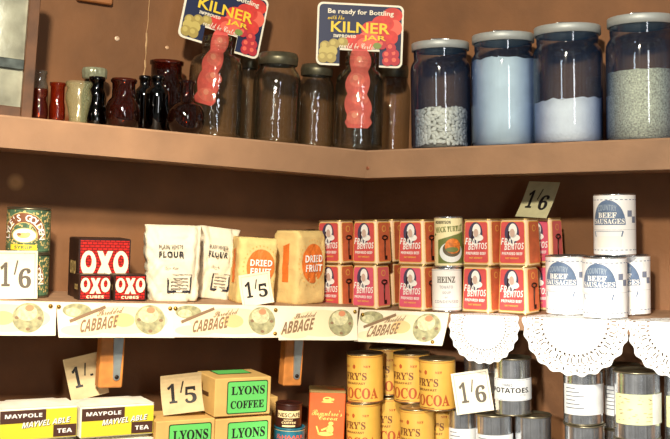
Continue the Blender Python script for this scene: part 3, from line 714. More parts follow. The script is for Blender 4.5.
for px, lb, lb2 in ((33, 'wrapped yellow and brown tea packet at the far left, top layer', 'tea packet under the far left tea packet'), (111, 'wrapped yellow and brown tea packet beside the coffee boxes, top layer', 'tea packet under the one beside the coffee boxes')):
    tea_box(px, ZB, lb2, h_low-.0058); tea_box(px, ZB+h_low+.001, lb, h_up)
KRAFT = mat('kraft_card', (216, 176, 104), .75, 0, .06, 30); LGRN = mat('coffee_green', (104, 206, 104), .5); LDG = mat('coffee_label_edge', (22, 50, 26), .5); TAPE = mat('brown_tape', (96, 66, 36), .4)
def coffee(b, W, D, H):
    for mp, w in ((flat(-D/2), W),):
        x0, x1, z0, z1 = -w*.29, w*.44, H*.06, H*.92
        b.rrect(mp, x0, x1, z0, z1, .004, LDG, .0004); b.rrect(mp, x0+.0016, x1-.0016, z0+.0016, z1-.0016, .003, LGRN, .0007)
        q = x1-x0; b.text(mp, 'LYONS', x0+q*.1, x1-q*.08, z0+(z1-z0)*.58, z0+(z1-z0)*.84, BLACK, 'serif', .0011); b.text(mp, 'COFFEE', x0+q*.09, x1-q*.09, z0+(z1-z0)*.16, z0+(z1-z0)*.40, BLACK, 'serif', .0011)
    tp = lambda x, z, d: (x, z, H+d)
    if H < hup*1.001: b.rrect(tp, -W*.30, W*.32, -D*.05, D*.46, .004, LDG, .0004); b.rrect(tp, -W*.28, W*.30, -D*.01, D*.42, .003, LGRN, .0007)
    b.rect(left(W/2), -D*.5, D*.18, H*.47, H*.58, TAPE, .0005)
LW, LDp = 53*1.83/F/.875, .082
hup = 37.5*1.85/F
nC = .165
zc = zat('L', xat('L', 243, nC+.04, ZB), nC+.04, 415.5)
hlo = zc-ZB
def lyons(px, z, H, label, n=nC): box_thing('coffee_box', label, 'box', 'L', px, n, z, LW, LDp, H, KRAFT, 0, coffee, 'boxes of coffee', 'cardboard_box', .0015)
lyons(232.5, ZB, hlo-.0035, 'brown coffee box with green label under the upper coffee box')
lyons(175.5, ZB, hlo-.0035, 'brown coffee box with green label standing below the 1/5 card, beside tea')
lyons(232.5, ZB+hlo, hup, 'brown coffee box with green label on top of another box')
# a further carton behind them
b = MB(); xq = xat('L', 258, .055, ZB); zq = zat('L', xq, .055, 393); b.box((-.022, -.035, 0), (.022, .035, zq-ZB), KRAFT, .0015)
tag(b.build('carton', None, place('L', 257, .06, ZB, 0)), 'plain brown carton edge behind the stacked coffee boxes', 'box')
price_card('tan 1/5 price card leaning on the upper coffee box', 'L', 183, .168, ZB+hlo+.0015, 37*1.8/F/.9, 39*1.8/F, '15', CARD2, BLACK, yaw=-.22, lean=-.11, pitch=-.1, curl=.013)
price_card('tan 1/- price card curling upright behind the tea packets', 'L', 90, .118, ztop+h_up+.002-.003, 34*1.76/F/.9, 43*1.76/F, '1-', CARD2, BLACK, yaw=-.2, lean=-.24, pitch=-.08, curl=.012)

# ------------------------------------------------------------------ lower shelf: coffee tins and cocoa
NBR = mat('nes_brown', (58, 26, 18), .4); NCR = mat('nes_cream', (238, 216, 160), .5); TBLU = mat('teal_tin', (32, 110, 132), .4, .1, .2, 60); TRED = mat('teal_tin_red', (214, 84, 54), .5)
def nes(b, mp, R, H):
    b.rect(mp, -pi*R, pi*R, .002, H-.004, NBR, .0002, 40); b.rect(mp, -R*.95, R*.95, H*.42, H*.72, NCR, .0004)
    b.text(mp, 'NESCAFÉ', -R*.88, R*.92, H*.46, H*.68, NBR, 'bold', .0009); b.text(mp, 'INSTANT', -R*.4, R*.3, H*.30, H*.37, NCR, 'sansb', .0008); b.text(mp, 'COFFEE', -R*.55, R*.55, H*.18, H*.27, NCR, 'sansb', .0008)
    b.rect(mp, -R*.5, R*.5, H*.05, H*.12, NCR, .0006)
def teal(b, mp, R, H):
    b.rect(mp, -pi*R, pi*R, .002, H-.004, TBLU, .0002, 40); b.rect(mp, -R*1.4, R*1.4, H*.88, H*.90, SGOLD, .0006)
    b.text(mp, 'La', -R*.95, -R*.55, H*.55, H*.74, TRED, 'script', .0009); b.text(mp, 'HAARR', -R*.5, R*.95, H*.56, H*.72, TRED, 'bold', .0009)
zn = zat('L', xat('L', 288, .135, ZB), .135, 426)
nn = .13
cyl_tin('coffee_tin', 'teal tin with red lettering under the small brown coffee tin', 'L', 273, 304, 400, nn, ZB, teal, TBLU, TBLU, radians(-24), 'coffee tins', H=zn-ZB)
cyl_tin('coffee_tin', 'small dark brown instant coffee tin on top of the teal tin', 'L', 275, 301, 402, nn, zn, nes, NBR, NBR, radians(-24), 'coffee tins')
RORG = mat('rown_orange', (220, 92, 34), .45, 0, .05, 50); RGLD = mat('rown_gold', (240, 204, 104), .45)
def rown(b, W, D, H):
    mp = flat(-D/2); b.rect(mp, -W/2+.001, W/2-.001, .001, H*.93, RORG, .0003)
    b.text(mp, 'Rowntree’s', -W*.42, W*.42, H*.565, H*.67, RGLD, 'script', .0008, -.02); b.text(mp, 'Cocoa', -W*.24, W*.3, H*.49, H*.575, RGLD, 'script', .0008, -.02)
    b.ell(mp, 0, H*.84, W*.13, H*.045, RGLD, .0006, 14, -.9); b.ell(mp, 0, H*.795, W*.17, H*.014, RGLD, .0006, 12); b.ell(mp, -.001, H*.855, W*.07, H*.012, RORG, .0009, 10); b.ell(mp, W*.15, H*.84, W*.04, H*.02, RGLD, .0006, 10)
    # seated gold figure
    b.ell(mp, W*.12, H*.43, W*.07, H*.033, RGLD, .0008, 12); b.ell(mp, W*.10, H*.33, W*.10, H*.075, RGLD, .0008, 14); b.ell(mp, -W*.02, H*.25, W*.22, H*.035, RGLD, .0008, 14)
    b.line(mp, (W*.04, H*.36), (-W*.14, H*.31), W*.05, RGLD, .0008); b.line(mp, (-W*.2, H*.24), (-W*.28, H*.38), W*.04, RGLD, .0008); b.rect(mp, -W*.32, W*.34, H*.10, H*.13, RGLD, .0006)
    b.rect(right(W/2), -D/2+.001, D/2-.001, .001, H*.93, RORG, .0003); b.rect(left(W/2), -D/2+.001, D/2-.001, .001, H*.93, RORG, .0003)
xr = xat('L', 326.5, .12, ZB); sr = sc('L', xr, .12, ZB)
def rlid(t, W, D, H):
    b = MB(); b.box((-W/2-.0008, -D/2-.0008, H*.935), (W/2+.0008, D/2+.0008, H), GOLDTIN, .0018); b.build('lid', t)
Hr = (P('L', xr, .12, ZB)[1]-387.5)*sr
box_thing('cocoa_tin', 'tall orange cocoa tin with gold script lettering', 'tin', 'L', 325, .12, ZB, 35.5*sr, .045, Hr, RORG, radians(-26), rown, None, 'tin_body', .0015, rlid)

# ------------------------------------------------------------------ yellow cocoa tins
FY = mat('cocoa_yellow', (216, 168, 72), .45, 0, .03, 50); FRD = mat('cocoa_red', (168, 78, 34), .5); FIN = mat('cocoa_brown', (112, 66, 30), .5); FLID = mat('cocoa_lid', (176, 158, 122), .32, .9)
def frys(b, mp, R, H):
    b.rect(mp, -pi*R, pi*R, .003, H-.003, FY, .0002, 48)
    for q in (.935, .03): b.rect(mp, -pi*R, pi*R, H*q, H*q+.0008, FRD, .0005, 40)
    b.ell(mp, -R*.3, H*.75, R*.09, H*.045, FRD, .0005, 10); b.text(mp, 'NET', R*.25, R*.62, H*.73, H*.775, FRD, 'serif'); b.text(mp, 'BRITISH', -R*1.15, -R*.65, H*.73, H*.77, FRD, 'serif')
    b.text(mp, "FRY'S", -R*.95, R*.42, H*.48, H*.635, FIN, 'serif'); b.text(mp, 'BREAKFAST', -R*.85, R*.34, H*.39, H*.435, FIN, 'sansb')
    b.text(mp, 'COCOA', -R*1.25, R*1.05, H*.10, H*.32, FRD, 'serif'); b.rect(mp, -R*.7, R*.2, H*.055, H*.07, FIN, .0006)
GF = 'yellow cocoa tins'
hF = 51*1.88/F
nF = .150
y_up = zat('R', xat('R', 385, nF, ZB), nF, 401.5)
hL = y_up-ZB
for px, n, lb in ((363.8, .157, 'yellow cocoa tin, left end of the bottom layer beside the orange tin'), (390, .085, 'yellow cocoa tin, second from left in the bottom layer'), (417.5, .172, 'yellow cocoa tin, third from left in the bottom layer'), (441, .108, 'yellow cocoa tin set back at the right of the bottom layer')):
    cyl_tin('cocoa_tin', lb, 'R', px-17, px+17, 405, n, ZB, frys, FY, FLID, radians(10), GF, H=hL-.0005)
for px, n, yw2, lb in ((365.5, .158, 8, 'yellow cocoa tin at the left end of the top layer, in full light'), (388, .066, 8, 'yellow cocoa tin at the back of the top layer, in shade'), (412, .122, 6, 'yellow cocoa tin in the middle of the top layer, partly hidden'), (437.8, .172, 2, 'yellow cocoa tin at the right end of the top layer, beside the 1/6 card')):
    cyl_tin('cocoa_tin', lb, 'R', px-18, px+18, 352, n, y_up, frys, FY, FLID, radians(yw2), GF, H=hF)

# ------------------------------------------------------------------ steel cans lower right
LABW = mat('can_paper', (230, 232, 232), .65, 0, .05, 40); LABY = mat('can_paper_yellow', (228, 230, 176), .65, 0, .06, 40); LABB = mat('can_ink', (90, 96, 110), .7)
def lab(z0, z1, kind, a0=-1.3, a1=1.3):
    def f(b, mp, R, H):
        m = LABY if kind == 'yellow' else LABW
        b.rect(mp, a0*R, a1*R, H*z0, H*z1, m, .0004, 30); h = (z1-z0)*H; zb = H*z0
        if kind == 'potatoes':
            b.rect(mp, -R*1.2, R*1.2, zb+h*.03, zb+h*.05, SCHK, .0006); b.rect(mp, -R*1.2, R*1.2, zb+h*.94, zb+h*.96, SCHK, .0006)
            b.text(mp, 'TINNED', -R*.65, -R*.1, zb+h*.66, zb+h*.78, LABB, 'sansb'); b.text(mp, 'POTATOES.', -R*1.30, R*.88, zb+h*.36, zb+h*.60, BLACK, 'sansb'); b.text(mp, 'NET WT', R*.25, R*.62, zb+h*.22, zb+h*.30, FAINT, 'sansb')
        elif kind == 'white':
            for i in range(6): b.rect(mp, -R*1.1, R*(-.55+.22*((i*7) % 3)), zb+h*(.86-.13*i), zb+h*(.89-.13*i), LABB, .0007, 6)
        elif kind == 'yellow':
            rnd = random.Random(5); b.rect(mp, R*.45, R*1.4, zb, zb+h, LABW, .0007, 8)
            for i in range(34):
                x = rnd.uniform(-1.1, .35)*R; z = zb+h*rnd.uniform(.08, .9); b.rect(mp, x, x+rnd.uniform(.05, .22)*R, z, z+.0008, S_INK, .0008, 2)
    return f
GC = 'plain steel cans on the lower shelf'
nP = .150; yP = zat('R', xat('R', 512, nP, ZB), nP, 413); hP = yP-ZB
xp = xat('R', 512, nP, yP); hPu = (P('R', xp, nP, yP)[1]-356.5)*sc('R', xp, nP, yP)
W30 = radians(30)
for l, r, n, kd, lb in ((448.5, 478, .135, 'white', 'steel can with white label below the 1/6 price card, beside the cocoa tins'), (476, 513, .158, 'white', 'steel can with white label under the potatoes can'), (515, 552, .140, None, 'bare ribbed steel can right of the potatoes stack')):
    cyl_tin('steel_can', lb, 'R', l, r, 413, n, ZB, lab(.05, .62, kd) if kd else None, TIN, DARKTIN, W30, GC, H=hP-.0004, lab=True)
cyl_tin('steel_can', 'steel can with potatoes label on top of two others', 'R', 494, 531.5, 358, nP, yP, lab(.27, .65, 'potatoes'), TIN, DARKTIN, radians(26), GC, H=hPu, lab=True)
cyl_tin('steel_can', 'steel can behind the 1/6 price card, below the small doily', 'R', 464, 497, 358, .075, yP, lab(.2, .6, 'white'), TIN, DARKTIN, W30, GC, H=hPu, lab=True)
cyl_tin('steel_can', 'steel can at the back holding up the can behind the price card', 'R', 470, 503, 358, .06, ZB, None, TIN, DARKTIN, W30, GC, H=hP-.0004, lab=True)
nQ = .150; yQ = zat('R', xat('R', 584, nQ, ZB), nQ, 422.5); hQ = yQ-ZB
xq2 = xat('R', 583, nQ, yQ); hQu = (P('R', xq2, nQ, yQ)[1]-369)*sc('R', xq2, nQ, yQ)
cyl_tin('steel_can', 'bare steel can under the white labelled can, by the gap', 'R', 565, 605, 422, nQ, ZB, None, TIN, DARKTIN, W30, GC, H=hQ-.0004, lab=True)
cyl_tin('steel_can', 'steel can with large white label below the big doily', 'R', 563.5, 603, 369, nQ, yQ, lab(.20, .76, 'white'), TIN, DARKTIN, radians(26), GC, H=hQu, lab=True)
n2 = .085; y2 = zat('R', xat('R', 622, n2, ZB), n2, 427)
cyl_tin('steel_can', 'steel can set back with a white label, behind the yellow labelled can', 'R', 603.5, 641, 364, n2, y2, lab(.22, .68, 'white'), TIN, DARKTIN, radians(26), GC, lab=True)
cyl_tin('steel_can', 'bare steel can low at the back, under the set-back labelled can', 'R', 604, 641, 427, n2, ZB, None, TIN, DARKTIN, W30, GC, H=y2-ZB-.0004, lab=True)
n3 = .182; y3 = zat('R', xat('R', 637, n3, ZB), n3, 437)
cyl_tin('steel_can', 'large steel can with pale yellow label, in front', 'R', 614.5, 660.5, 369.5, n3, y3, lab(.24, .68, 'yellow'), TIN, DARKTIN, radians(26), GC, lab=True)
cyl_tin('steel_can', 'steel can under the large yellow labelled can, cut by the lower edge', 'R', 614.5, 660.5, 437, n3, ZB, None, TIN, DARKTIN, W30, GC, H=y3-ZB-.0004, lab=True)
y4 = zat('R', xat('R', 687, .15, ZB), .15, 442)
cyl_tin('steel_can', 'steel can with pale yellow label at the right edge', 'R', 665, 709, 372, .15, y4, lab(.24, .68, 'yellow'), TIN, DARKTIN, radians(26), GC, lab=True)
cyl_tin('steel_can', 'steel can under the one at the right edge', 'R', 665, 709, 442, .15, ZB, None, TIN, DARKTIN, W30, GC, H=y4-ZB-.0004, lab=True)
price_card('cream 1/6 price card standing on steel cans beside the cocoa tins', 'R', 475.5, .18, yP+.0015, 37*1.86/F, 41*1.86/F, '16', CREAM, yaw=.42, lean=-.15, pitch=-.16, curl=.003)

# ------------------------------------------------------------------ top shelf, right: sweet jars
BLUEG = glass('blue_jar_glass', (242, 249, 253), (14, 78, 154), blend=.50, dust=.035, dust_rgb=(60, 125, 190)); ALU = mat('aluminium_lid', (172, 178, 176), .5, .3, .03, 60)
SUGAR = mat('sugar', (250, 250, 252), .8, 0, .03, 60, .4, 300); POWD = mat('powder', (220, 234, 240), .8, 0, .05, 30); GRAIN = mat('grain', (222, 214, 186), .8, 0, .30, 420, .8, 500); BEAN = mat('bean', (236, 230, 212), .5, 0, .08, 60)
def sweet_jar(l, r, top, n, label, cont):
    W, H = dims('R', l, r, top, n, ZT); R = W/2; M = place('R', (l+r)/2, n, ZT, radians(29))
    t = thing('storage_jar', label, 'jar', M, 'blue glass storage jars')
    nk = R*.885; hl = H*.93
    prof = [(0.0005, .004), (R*.9, .002), (R*.97, .004), (R, .010), (R, H*.735), (R*.985, H*.775), (R*.94, H*.805), (nk, H*.825), (nk*.985, H*.84), (nk, H*.86), (nk, hl)]
    b = MB(); b.lathe(prof, BLUEG, 56); b.build('glass_body', t)
    b = MB(); q = R*.955
    b.lathe([(q*.96, H*.918), (q, H*.92), (q, H*.984), (q-.0012, H*.990), (q*.9, H*.992), (.0005, H*.992)], ALU, 56, True, False, True); b.build('lid', t)
    b = MB(); w = R*.30; b.tube([(-w, 0, H-.002), (-w, 0, H+.006), (w, 0, H+.006), (w, 0, H-.002)], .0016, TIN, 6); b.build('wire_handle', t)
    return M, R, H
def contents(M, R, H, k, m, name, label, cat, rough, heap=0.0, seed=0):
    b = MB(); r = R*.955; N = 48; rings = []
    zt = H*k
    for z in (.005, zt*.33, zt*.66): rings.append([(r*cos(2*pi*j/N), r*sin(2*pi*j/N), z) for j in range(N)])
    for rr in (1, .8, .6, .4, .2, .03):
        rings.append([(r*rr*cos(2*pi*j/N), r*rr*sin(2*pi*j/N), zt+rough*noise.noise(Vector((cos(2*pi*j/N)*rr*3+seed, sin(2*pi*j/N)*rr*3, 0)))+rough*.5*noise.noise(Vector((cos(2*pi*j/N)*rr*9+seed, sin(2*pi*j/N)*rr*9, 0)))+heap*rr*cos(2*pi*j/N)) for j in range(N)])
    b.loft(rings, m, True)
    tag(b.build(name, None, M), label, cat, None, 'stuff')
GJ = 0.085
M1 = sweet_jar(411.5, 471.5, 42.5, GJ, 'blue glass jar part filled with white beans, next to the corner', 0)
M2 = sweet_jar(472, 536.5, 34.5, GJ, 'blue glass jar filled almost to its neck with pale blue powder', 0)
M3 = sweet_jar(534, 603, 26.5, GJ, 'blue glass jar half filled with white sugar', 0)
M4 = sweet_jar(607.5, 677, 17, GJ, 'largest blue glass jar with greyish grain, at the right edge', 0)
contents(*M2, .765, POWD, 'powder_fill', 'pale blue powder filling the second blue jar from the corner', 'powder', .006, 0, 1)
contents(*M3, .375, SUGAR, 'sugar_fill', 'white sugar filling the lower part of the third blue jar', 'sugar', .006, .003, 4)
contents(*M4, .56, GRAIN, 'grain_fill', 'greyish grain filling the jar at the right edge', 'grain', .002, .001, 7)
def beans(M, R, H, k):
    b = MB(); rnd = random.Random(11); r = R*.82; zt = H*k
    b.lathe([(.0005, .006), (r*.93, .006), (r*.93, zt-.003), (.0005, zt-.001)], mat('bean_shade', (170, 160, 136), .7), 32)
    def bean(c, nrm):
        nrm = Vector(nrm).normalized(); a = nrm.orthogonal().normalized(); a = Matrix.Rotation(rnd.uniform(0, 6.3), 3, nrm) @ a; w = nrm.cross(a)
        L, Wd, T = rnd.uniform(.0056, .0070), rnd.uniform(.0036, .0044), .0024; rings = []
        for i in range(1, 5):
            th = pi*i/5; rings.append([tuple(Vector(c)+a*(L*sin(th)*cos(f))+w*(Wd*sin(th)*sin(f))+nrm*(T*cos(th))) for f in [2*pi*j/8 for j in range(8)]])
        b.loft(rings, BEAN, True)
    pts = []
    for i in range(9000):
        a = rnd.uniform(0, 2*pi); z = rnd.uniform(.011, zt)
        if all(min(abs(a-p[0]), 2*pi-abs(a-p[0]))**2*r*r+(z-p[1])**2*1.9 > .0064**2 for p in pts): pts.append((a, z))
    for a, z in pts:
        nr = (cos(a)+rnd.uniform(-.3, .3), sin(a)+rnd.uniform(-.3, .3), rnd.uniform(-.1, .5)); q = rnd.uniform(.97, 1.01)
        bean((r*q*cos(a), r*q*sin(a), z), nr)
    for i in range(90):
        a = rnd.uniform(0, 2*pi); q = sqrt(rnd.random())*r*.95; bean((q*cos(a), q*sin(a), zt+rnd.uniform(-.001, .003)), (rnd.uniform(-.4, .4), rnd.uniform(-.4, .4), 1))
    tag(b.build('dried_beans', None, M), 'flat white beans filling the lower part of the blue jar by the corner', 'beans', None, 'stuff')
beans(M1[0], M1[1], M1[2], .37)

# ------------------------------------------------------------------ top shelf, left: preserving jars and cards
CLEAR = glass('clear_jar_glass', (246, 247, 240), (116, 112, 90), blend=.42, bump=.25, dust=.010, dust_rgb=(190,190,160)); GLID = mat('zinc_lid', (104, 100, 80), .4, .7, .2, 60)
def preserving_jar(l, r, top, n, label, lid=True, neck=.56, yaw=0):
    W, H = dims('L', l, r, top, n, ZT); R = W/2; M = place('L', (l+r)/2, n, ZT, yaw)
    t = thing('preserving_jar', label, 'jar', M, 'clear glass preserving jars')
    nk = R*neck if not lid else R*.72
    prof = [(.0005, .006), (R*.5, .005), (R*.86, .002), (R*.95, .004), (R, .010), (R*1.0, .014), (R*.985, .018), (R*.985, H*.66), (R*.95, H*.73), (R*.86, H*.785), (nk*1.02, H*.83), (nk, H*.85), (nk, H*.88), (nk*1.06, H*.885), (nk*1.06, H*.90), (nk, H*.905), (nk, H*.93), (nk*1.06, H*.935), (nk*1.06, H*.95), (nk, H*.955), (nk, H*.995), (nk*.92, H)]
    b = MB(); b.lathe(prof, CLEAR, 48); b.build('glass_body', t)
    if lid:
        q = nk*1.12; b = MB(); b.lathe([(q*.98, H*.865), (q, H*.87), (q*1.03, H*.93), (q*1.03, H*.955), (q, H*.96), (q*.98, H*.985), (q*.9, H), (q*.5, H*.995), (.0005, H*.995)], GLID, 40, True, False, True); b.build('screw_lid', t)
    return M, R, H, nk
nJ = .09
J1 = preserving_jar(186.5, 240.5, 37, nJ, 'clear preserving jar under the tilted card, holding its printed tail', False, .54)
J2 = preserving_jar(250.5, 299, 53.5, .100, 'tall clear preserving jar with dull metal lid, left of the pair')
J3 = preserving_jar(294, 333, 65, .080, 'smaller clear preserving jar with dull metal lid, right of the tall one')
J4 = preserving_jar(332.5, 382, 53, .142, 'clear preserving jar under the upright card, holding its printed tail', False, .62)
J5 = preserving_jar(235, 257, 57, .03, 'narrow preserving jar standing in shadow behind the tall lidded jar')
J6 = preserving_jar(370, 410, 66, .05, 'preserving jar standing in the corner behind the upright card jar')

NAVY = mat('card_navy', (24, 36, 72), .55); KYEL = mat('card_yellow', (240, 204, 56), .55); KRED = mat('card_red', (214, 62, 54), .55, 0, .12, 60); KRED2 = mat('card_lightred', (232, 104, 84), .55); PLUM = mat('card_plum', (170, 150, 80), .55); PLUM2 = mat('card_plum_light', (196, 178, 100), .55); KBOR = mat('card_border', (240, 232, 210), .6); BERRY = mat('card_berry', (186, 50, 60), .55); KGRN = mat('card_green', (130, 146, 74), .55)
TAILR = mat('tail_red', (226, 92, 84), .55, 0, .1, 60)
def kilner_card(M, label, W, H, tail_len, nkw, slide=0):
    t = thing('display_card', label, 'display card', M, 'printed display cards standing in jars')
    mp = flat(-.0008)
    z0 = -.026; z1 = z0+H; hw = W/2; r = .010; q = nkw+.0085
    def rr(x0, x1, za, zb, r, notch=None):
        p = []
        for cx, cz, a0 in ((x1-r, zb-r, 0), (x0+r, zb-r, pi/2), (x0+r, za+r, pi), (x1-r, za+r, 1.5*pi)):
            for i in range(6):
                a = a0+pi/2*i/5; p.append((cx+r*cos(a), cz+r*sin(a)))
            if notch and a0 == pi: p += [(-notch, za), (-notch, za+.028), (notch, za+.028), (notch, za)]
        return p
    b = MB(); b.prism(rr(-hw, hw, z0, z1, r, q), -.0008, .0008, KBOR)
    e = .0035
    b.poly(mp, [(x, z) for x, z in rr(-hw+e, hw-e, z0+e, z1-e, r-e*.6, q)], NAVY, .0003)
    D = [0.0004]
    def el(cx, cz, rx, rz, m):
        D[0] += .00006; b.ell(mp, cx*W, z0+cz*H, rx*W, rz*H, m, D[0], 18)
    # tomatoes running from the top right down to the neck
    for cx, cz, rx, rz, m in ((.37, .84, .115, .12, KRED), (.40, .64, .085, .13, KRED2), (.26, .70, .13, .13, KRED), (.14, .60, .13, .13, KRED), (.34, .48, .10, .12, KRED), (.10, .42, .13, .15, KRED2), (.0, .39, .12, .12, KRED), (-.10, .38, .09, .11, KRED), (.06, .37, .09, .09, KRED2)): el(cx, cz, rx, rz, m)
    for cx, cz, m in ((-.40, .30, PLUM), (-.30, .34, PLUM), (-.20, .37, PLUM), (-.32, .22, PLUM2), (-.41, .21, PLUM2), (-.42, .12, PLUM), (-.33, .12, PLUM)): el(cx, cz, .062, .085, m); el(cx-.012, cz+.02, .03, .04, PLUM2)
    for cx, cz in ((.40, .22), (.32, .20), (.36, .32), (.25, .36), (.41, .11), (.32, .10)): el(cx, cz, .058, .075, BERRY); el(cx-.012, cz+.018, .026, .034, KRED2)
    el(.20, .34, .05, .05, KGRN)
    T = lambda s, a, c, d, e_, m, st, sl=0.0: b.text(mp, s, a*W, c*W, z0+d*H, z0+e_*H, m, st, .0022, sl)
    T('Be ready for Bottling', -.38, .38, .80, .90, KBOR, 'bold'); T('with the', -.38, -.19, .725, .79, KYEL, 'script', .02)
    T('KILNER', -.34, .34, .53, .70, KYEL, 'bold'); T('IMPROVED', -.31, -.05, .445, .495, KBOR, 'sansb'); T('JAR', .03, .30, .40, .50, KYEL, 'bold'); T('could be Certain', -.24, .22, .28, .37, KBOR, 'script')
    b.build('printed_card', t)
    # printed tail of fruit hanging into the jar
    b = MB(); n = 28; L = tail_len; pl, pr = [], []
    for i in range(n+1):
        k = i/n; z = .006-L*k; w = (.58+.42*k)*.0185+.0052*abs(sin(k*pi*3.5)) - (.008*max(0, k-.93)/.07)
        w *= (nkw/.024); off = .0022*sin(k*9)-slide*k
        pl.append((-w+off, z)); pr.append((w+off, z))
    b.prism(pl+pr[::-1], -.0010, .0006, TAILR)
    m2 = flat(-.0010)
    for i in range(4):
        z = -L*(.12+.235*i); b.ell(m2, .003*(-1)**i, z, .0125+.0015*i, L*(.075+.012*(i % 2)), mat('tail_light', (232, 112, 98), .55, 0, .12, 90), .0003+.0001*i, 16); b.ell(m2, .003*(-1)**i-.003, z+.004, .005, .005, mat('card_blush', (240, 150, 126), .55), .0008+.0001*i, 10)
    b.build('fruit_tail', t)
M, R, H, nk = J1
kilner_card(M @ Matrix.Translation((.006, 0, H+.006)) @ Matrix.Rotation(radians(10), 4, 'Y'), 'tilted navy display card with fruit, standing in the jar on the left', .152, .108, .132, .0225, .007)
M, R, H, nk = J4
kilner_card(M @ Matrix.Translation((-.004, 0, H+.001)) @ Matrix.Rotation(-radians(22), 4, 'Z') @ Matrix.Rotation(radians(-.6), 4, 'Y'), 'upright navy display card with fruit, standing in the jar at the corner', .156, .112, .142, .0275)

# ------------------------------------------------------------------ top shelf, far left: small jars and bottles
AMB = glass('amber_glass', (226, 132, 72), (120, 42, 16), blend=.32, bump=.2, dust=.05, dust_rgb=(140,60,30)); DAMB = glass('dark_amber_glass', (158, 76, 42), (34, 12, 6), blend=.36, bump=.2, dust=.04, dust_rgb=(100,50,30)); DARKG = glass('near_black_glass', (34, 18, 14), (6, 4, 4), blend=.3, bump=.1); PALEG = glass('pale_green_glass', (252, 253, 240), (196, 200, 164), blend=.4, bump=.5, dust=.12, dust_rgb=(210,214,170)); CLEAR2 = glass('clear_small_glass', (244, 244, 234), (150, 146, 118), blend=.45, bump=.1, dust=.06)
def small(name, label, l, r, top, n, prof, m, cat, group, closed=False):
    W, H = dims('L', l, r, top, n, ZT); R = W/2
    b = MB(); b.lathe([(max(.0003, a*R), .0005+c*H) for a, c in prof], m, 40)
    return tag(b.build(name, None, place('L', (l+r)/2, n, ZT)), label, cat, group), R, H
INK = [(0,.02),(.75,0),(.92,.05),(1,.18),(1,.36),(.94,.50),(.80,.60),(.76,.64),(.76,.74),(.90,.78),(.92,.95),(.86,1),(.7,1)]
POT = [(0,.02),(.8,0),(.95,.03),(1,.15),(1,.38),(.9,.50),(.86,.52),(.86,.90),(.95,.91),(1,.95),(.96,1),(.8,1)]
VASE = [(0,.02),(.62,0),(.70,.04),(.66,.12),(.80,.35),(.96,.55),(.98,.68),(.86,.80),(.84,.84),(.98,.90),(1,.96),(.92,1)]
WIDE = [(0,.02),(.75,0),(.88,.03),(.98,.18),(1,.30),(.96,.42),(.84,.54),(.66,.61),(.64,.64),(.64,.90),(.72,.92),(.74,.97),(.66,1)]
SQ = [(0,.02),(.92,0),(1,.03),(1,.66),(.92,.74),(.60,.80),(.50,.83),(.50,.92),(.60,.93),(.60,.99),(.45,1)]
WAIST = [(0,.02),(.85,0),(1,.05),(.98,.20),(.78,.42),(.66,.52),(.72,.60),(.74,.68),(.60,.74),(.58,.90),(.70,.92),(.70,.99),(.5,1)]
GLOBE = [(0,.02),(.55,0),(.70,.02),(.92,.12),(1,.26),(.97,.40),(.80,.52),(.45,.57),(.36,.59),(.36,.92),(.42,.93),(.42,.99),(.3,1)]
TALLJ = [(0,.02),(.9,0),(1,.04),(1,.62),(.94,.72),(.78,.79),(.76,.82),(.76,.93),(.84,.94),(.84,.99),(.7,1)]
GB = 'small glass bottles and jars on the top shelf'
small('glass_jar', 'small squat amber glass jar next to the wooden framed panel', 29, 47.5, 89, .13, INK, AMB, 'jar', GB)
small('glass_jar', 'clear glass jar standing behind the small squat amber jar', 29, 47, 71, .085, TALLJ, CLEAR2, 'jar', GB)
small('glass_jar', 'small straight-necked amber jar left of the pale green jar', 48.5, 64.5, 83, .13, POT, AMB, 'jar', GB)
small('glass_jar', 'pale green clear glass jar with narrow foot', 64.5, 91, 82, .168, VASE, PALEG, 'jar', GB)
small('glass_bottle', 'dark waisted bottle right of the pale green jar', 84, 107, 77, .100, WAIST, DARKG, 'bottle', GB)
small('glass_jar', 'wide dark amber jar with round body, in the middle of the small jars', 104.5, 140, 79, .142, WIDE, DAMB, 'jar', GB)
small('glass_bottle', 'slim dark bottle half hidden right of the wide amber jar', 133, 153, 76, .078, SQ, DARKG, 'bottle', GB)
small('glass_bottle', 'square-shouldered black bottle in front of the tall amber jar', 143.5, 168.5, 76, .115, SQ, DARKG, 'bottle', GB)
small('glass_jar', 'tall amber wide-mouthed jar behind the black bottles', 144, 184, 61, .05, TALLJ, DAMB, 'jar', GB)
small('glass_bottle', 'round dark bottle with narrow neck, beside the preserving jar', 166, 204, 80.5, .166, GLOBE, DAMB, 'bottle', GB)
t = thing('glass_jar', 'dark jar with pale ribbed glass stopper, behind the waisted bottle', 'jar', place('L', 92.5, .055, ZT), GB)
W, H = dims('L', 80, 105, 68, .055, ZT); R = W/2
b = MB(); b.lathe([(max(.0003, a*R), .0005+c*H*.86) for a, c in TALLJ], DARKG, 40); b.build('glass_body', t)
b = MB(); rings = []
for z, k in ((.80, .80), (.83, .95), (.95, 1.0), (.99, .92), (1.0, .8)):
    rings.append([(R*k*(1+.03*cos(14*a))*cos(a), R*k*(1+.03*cos(14*a))*sin(a), H*z) for a in [2*pi*j/56 for j in range(56)]])
b.loft(rings, mat('stopper_glass', (150, 154, 128), .2, .2, .2, 90)); b.build('glass_stopper', t)

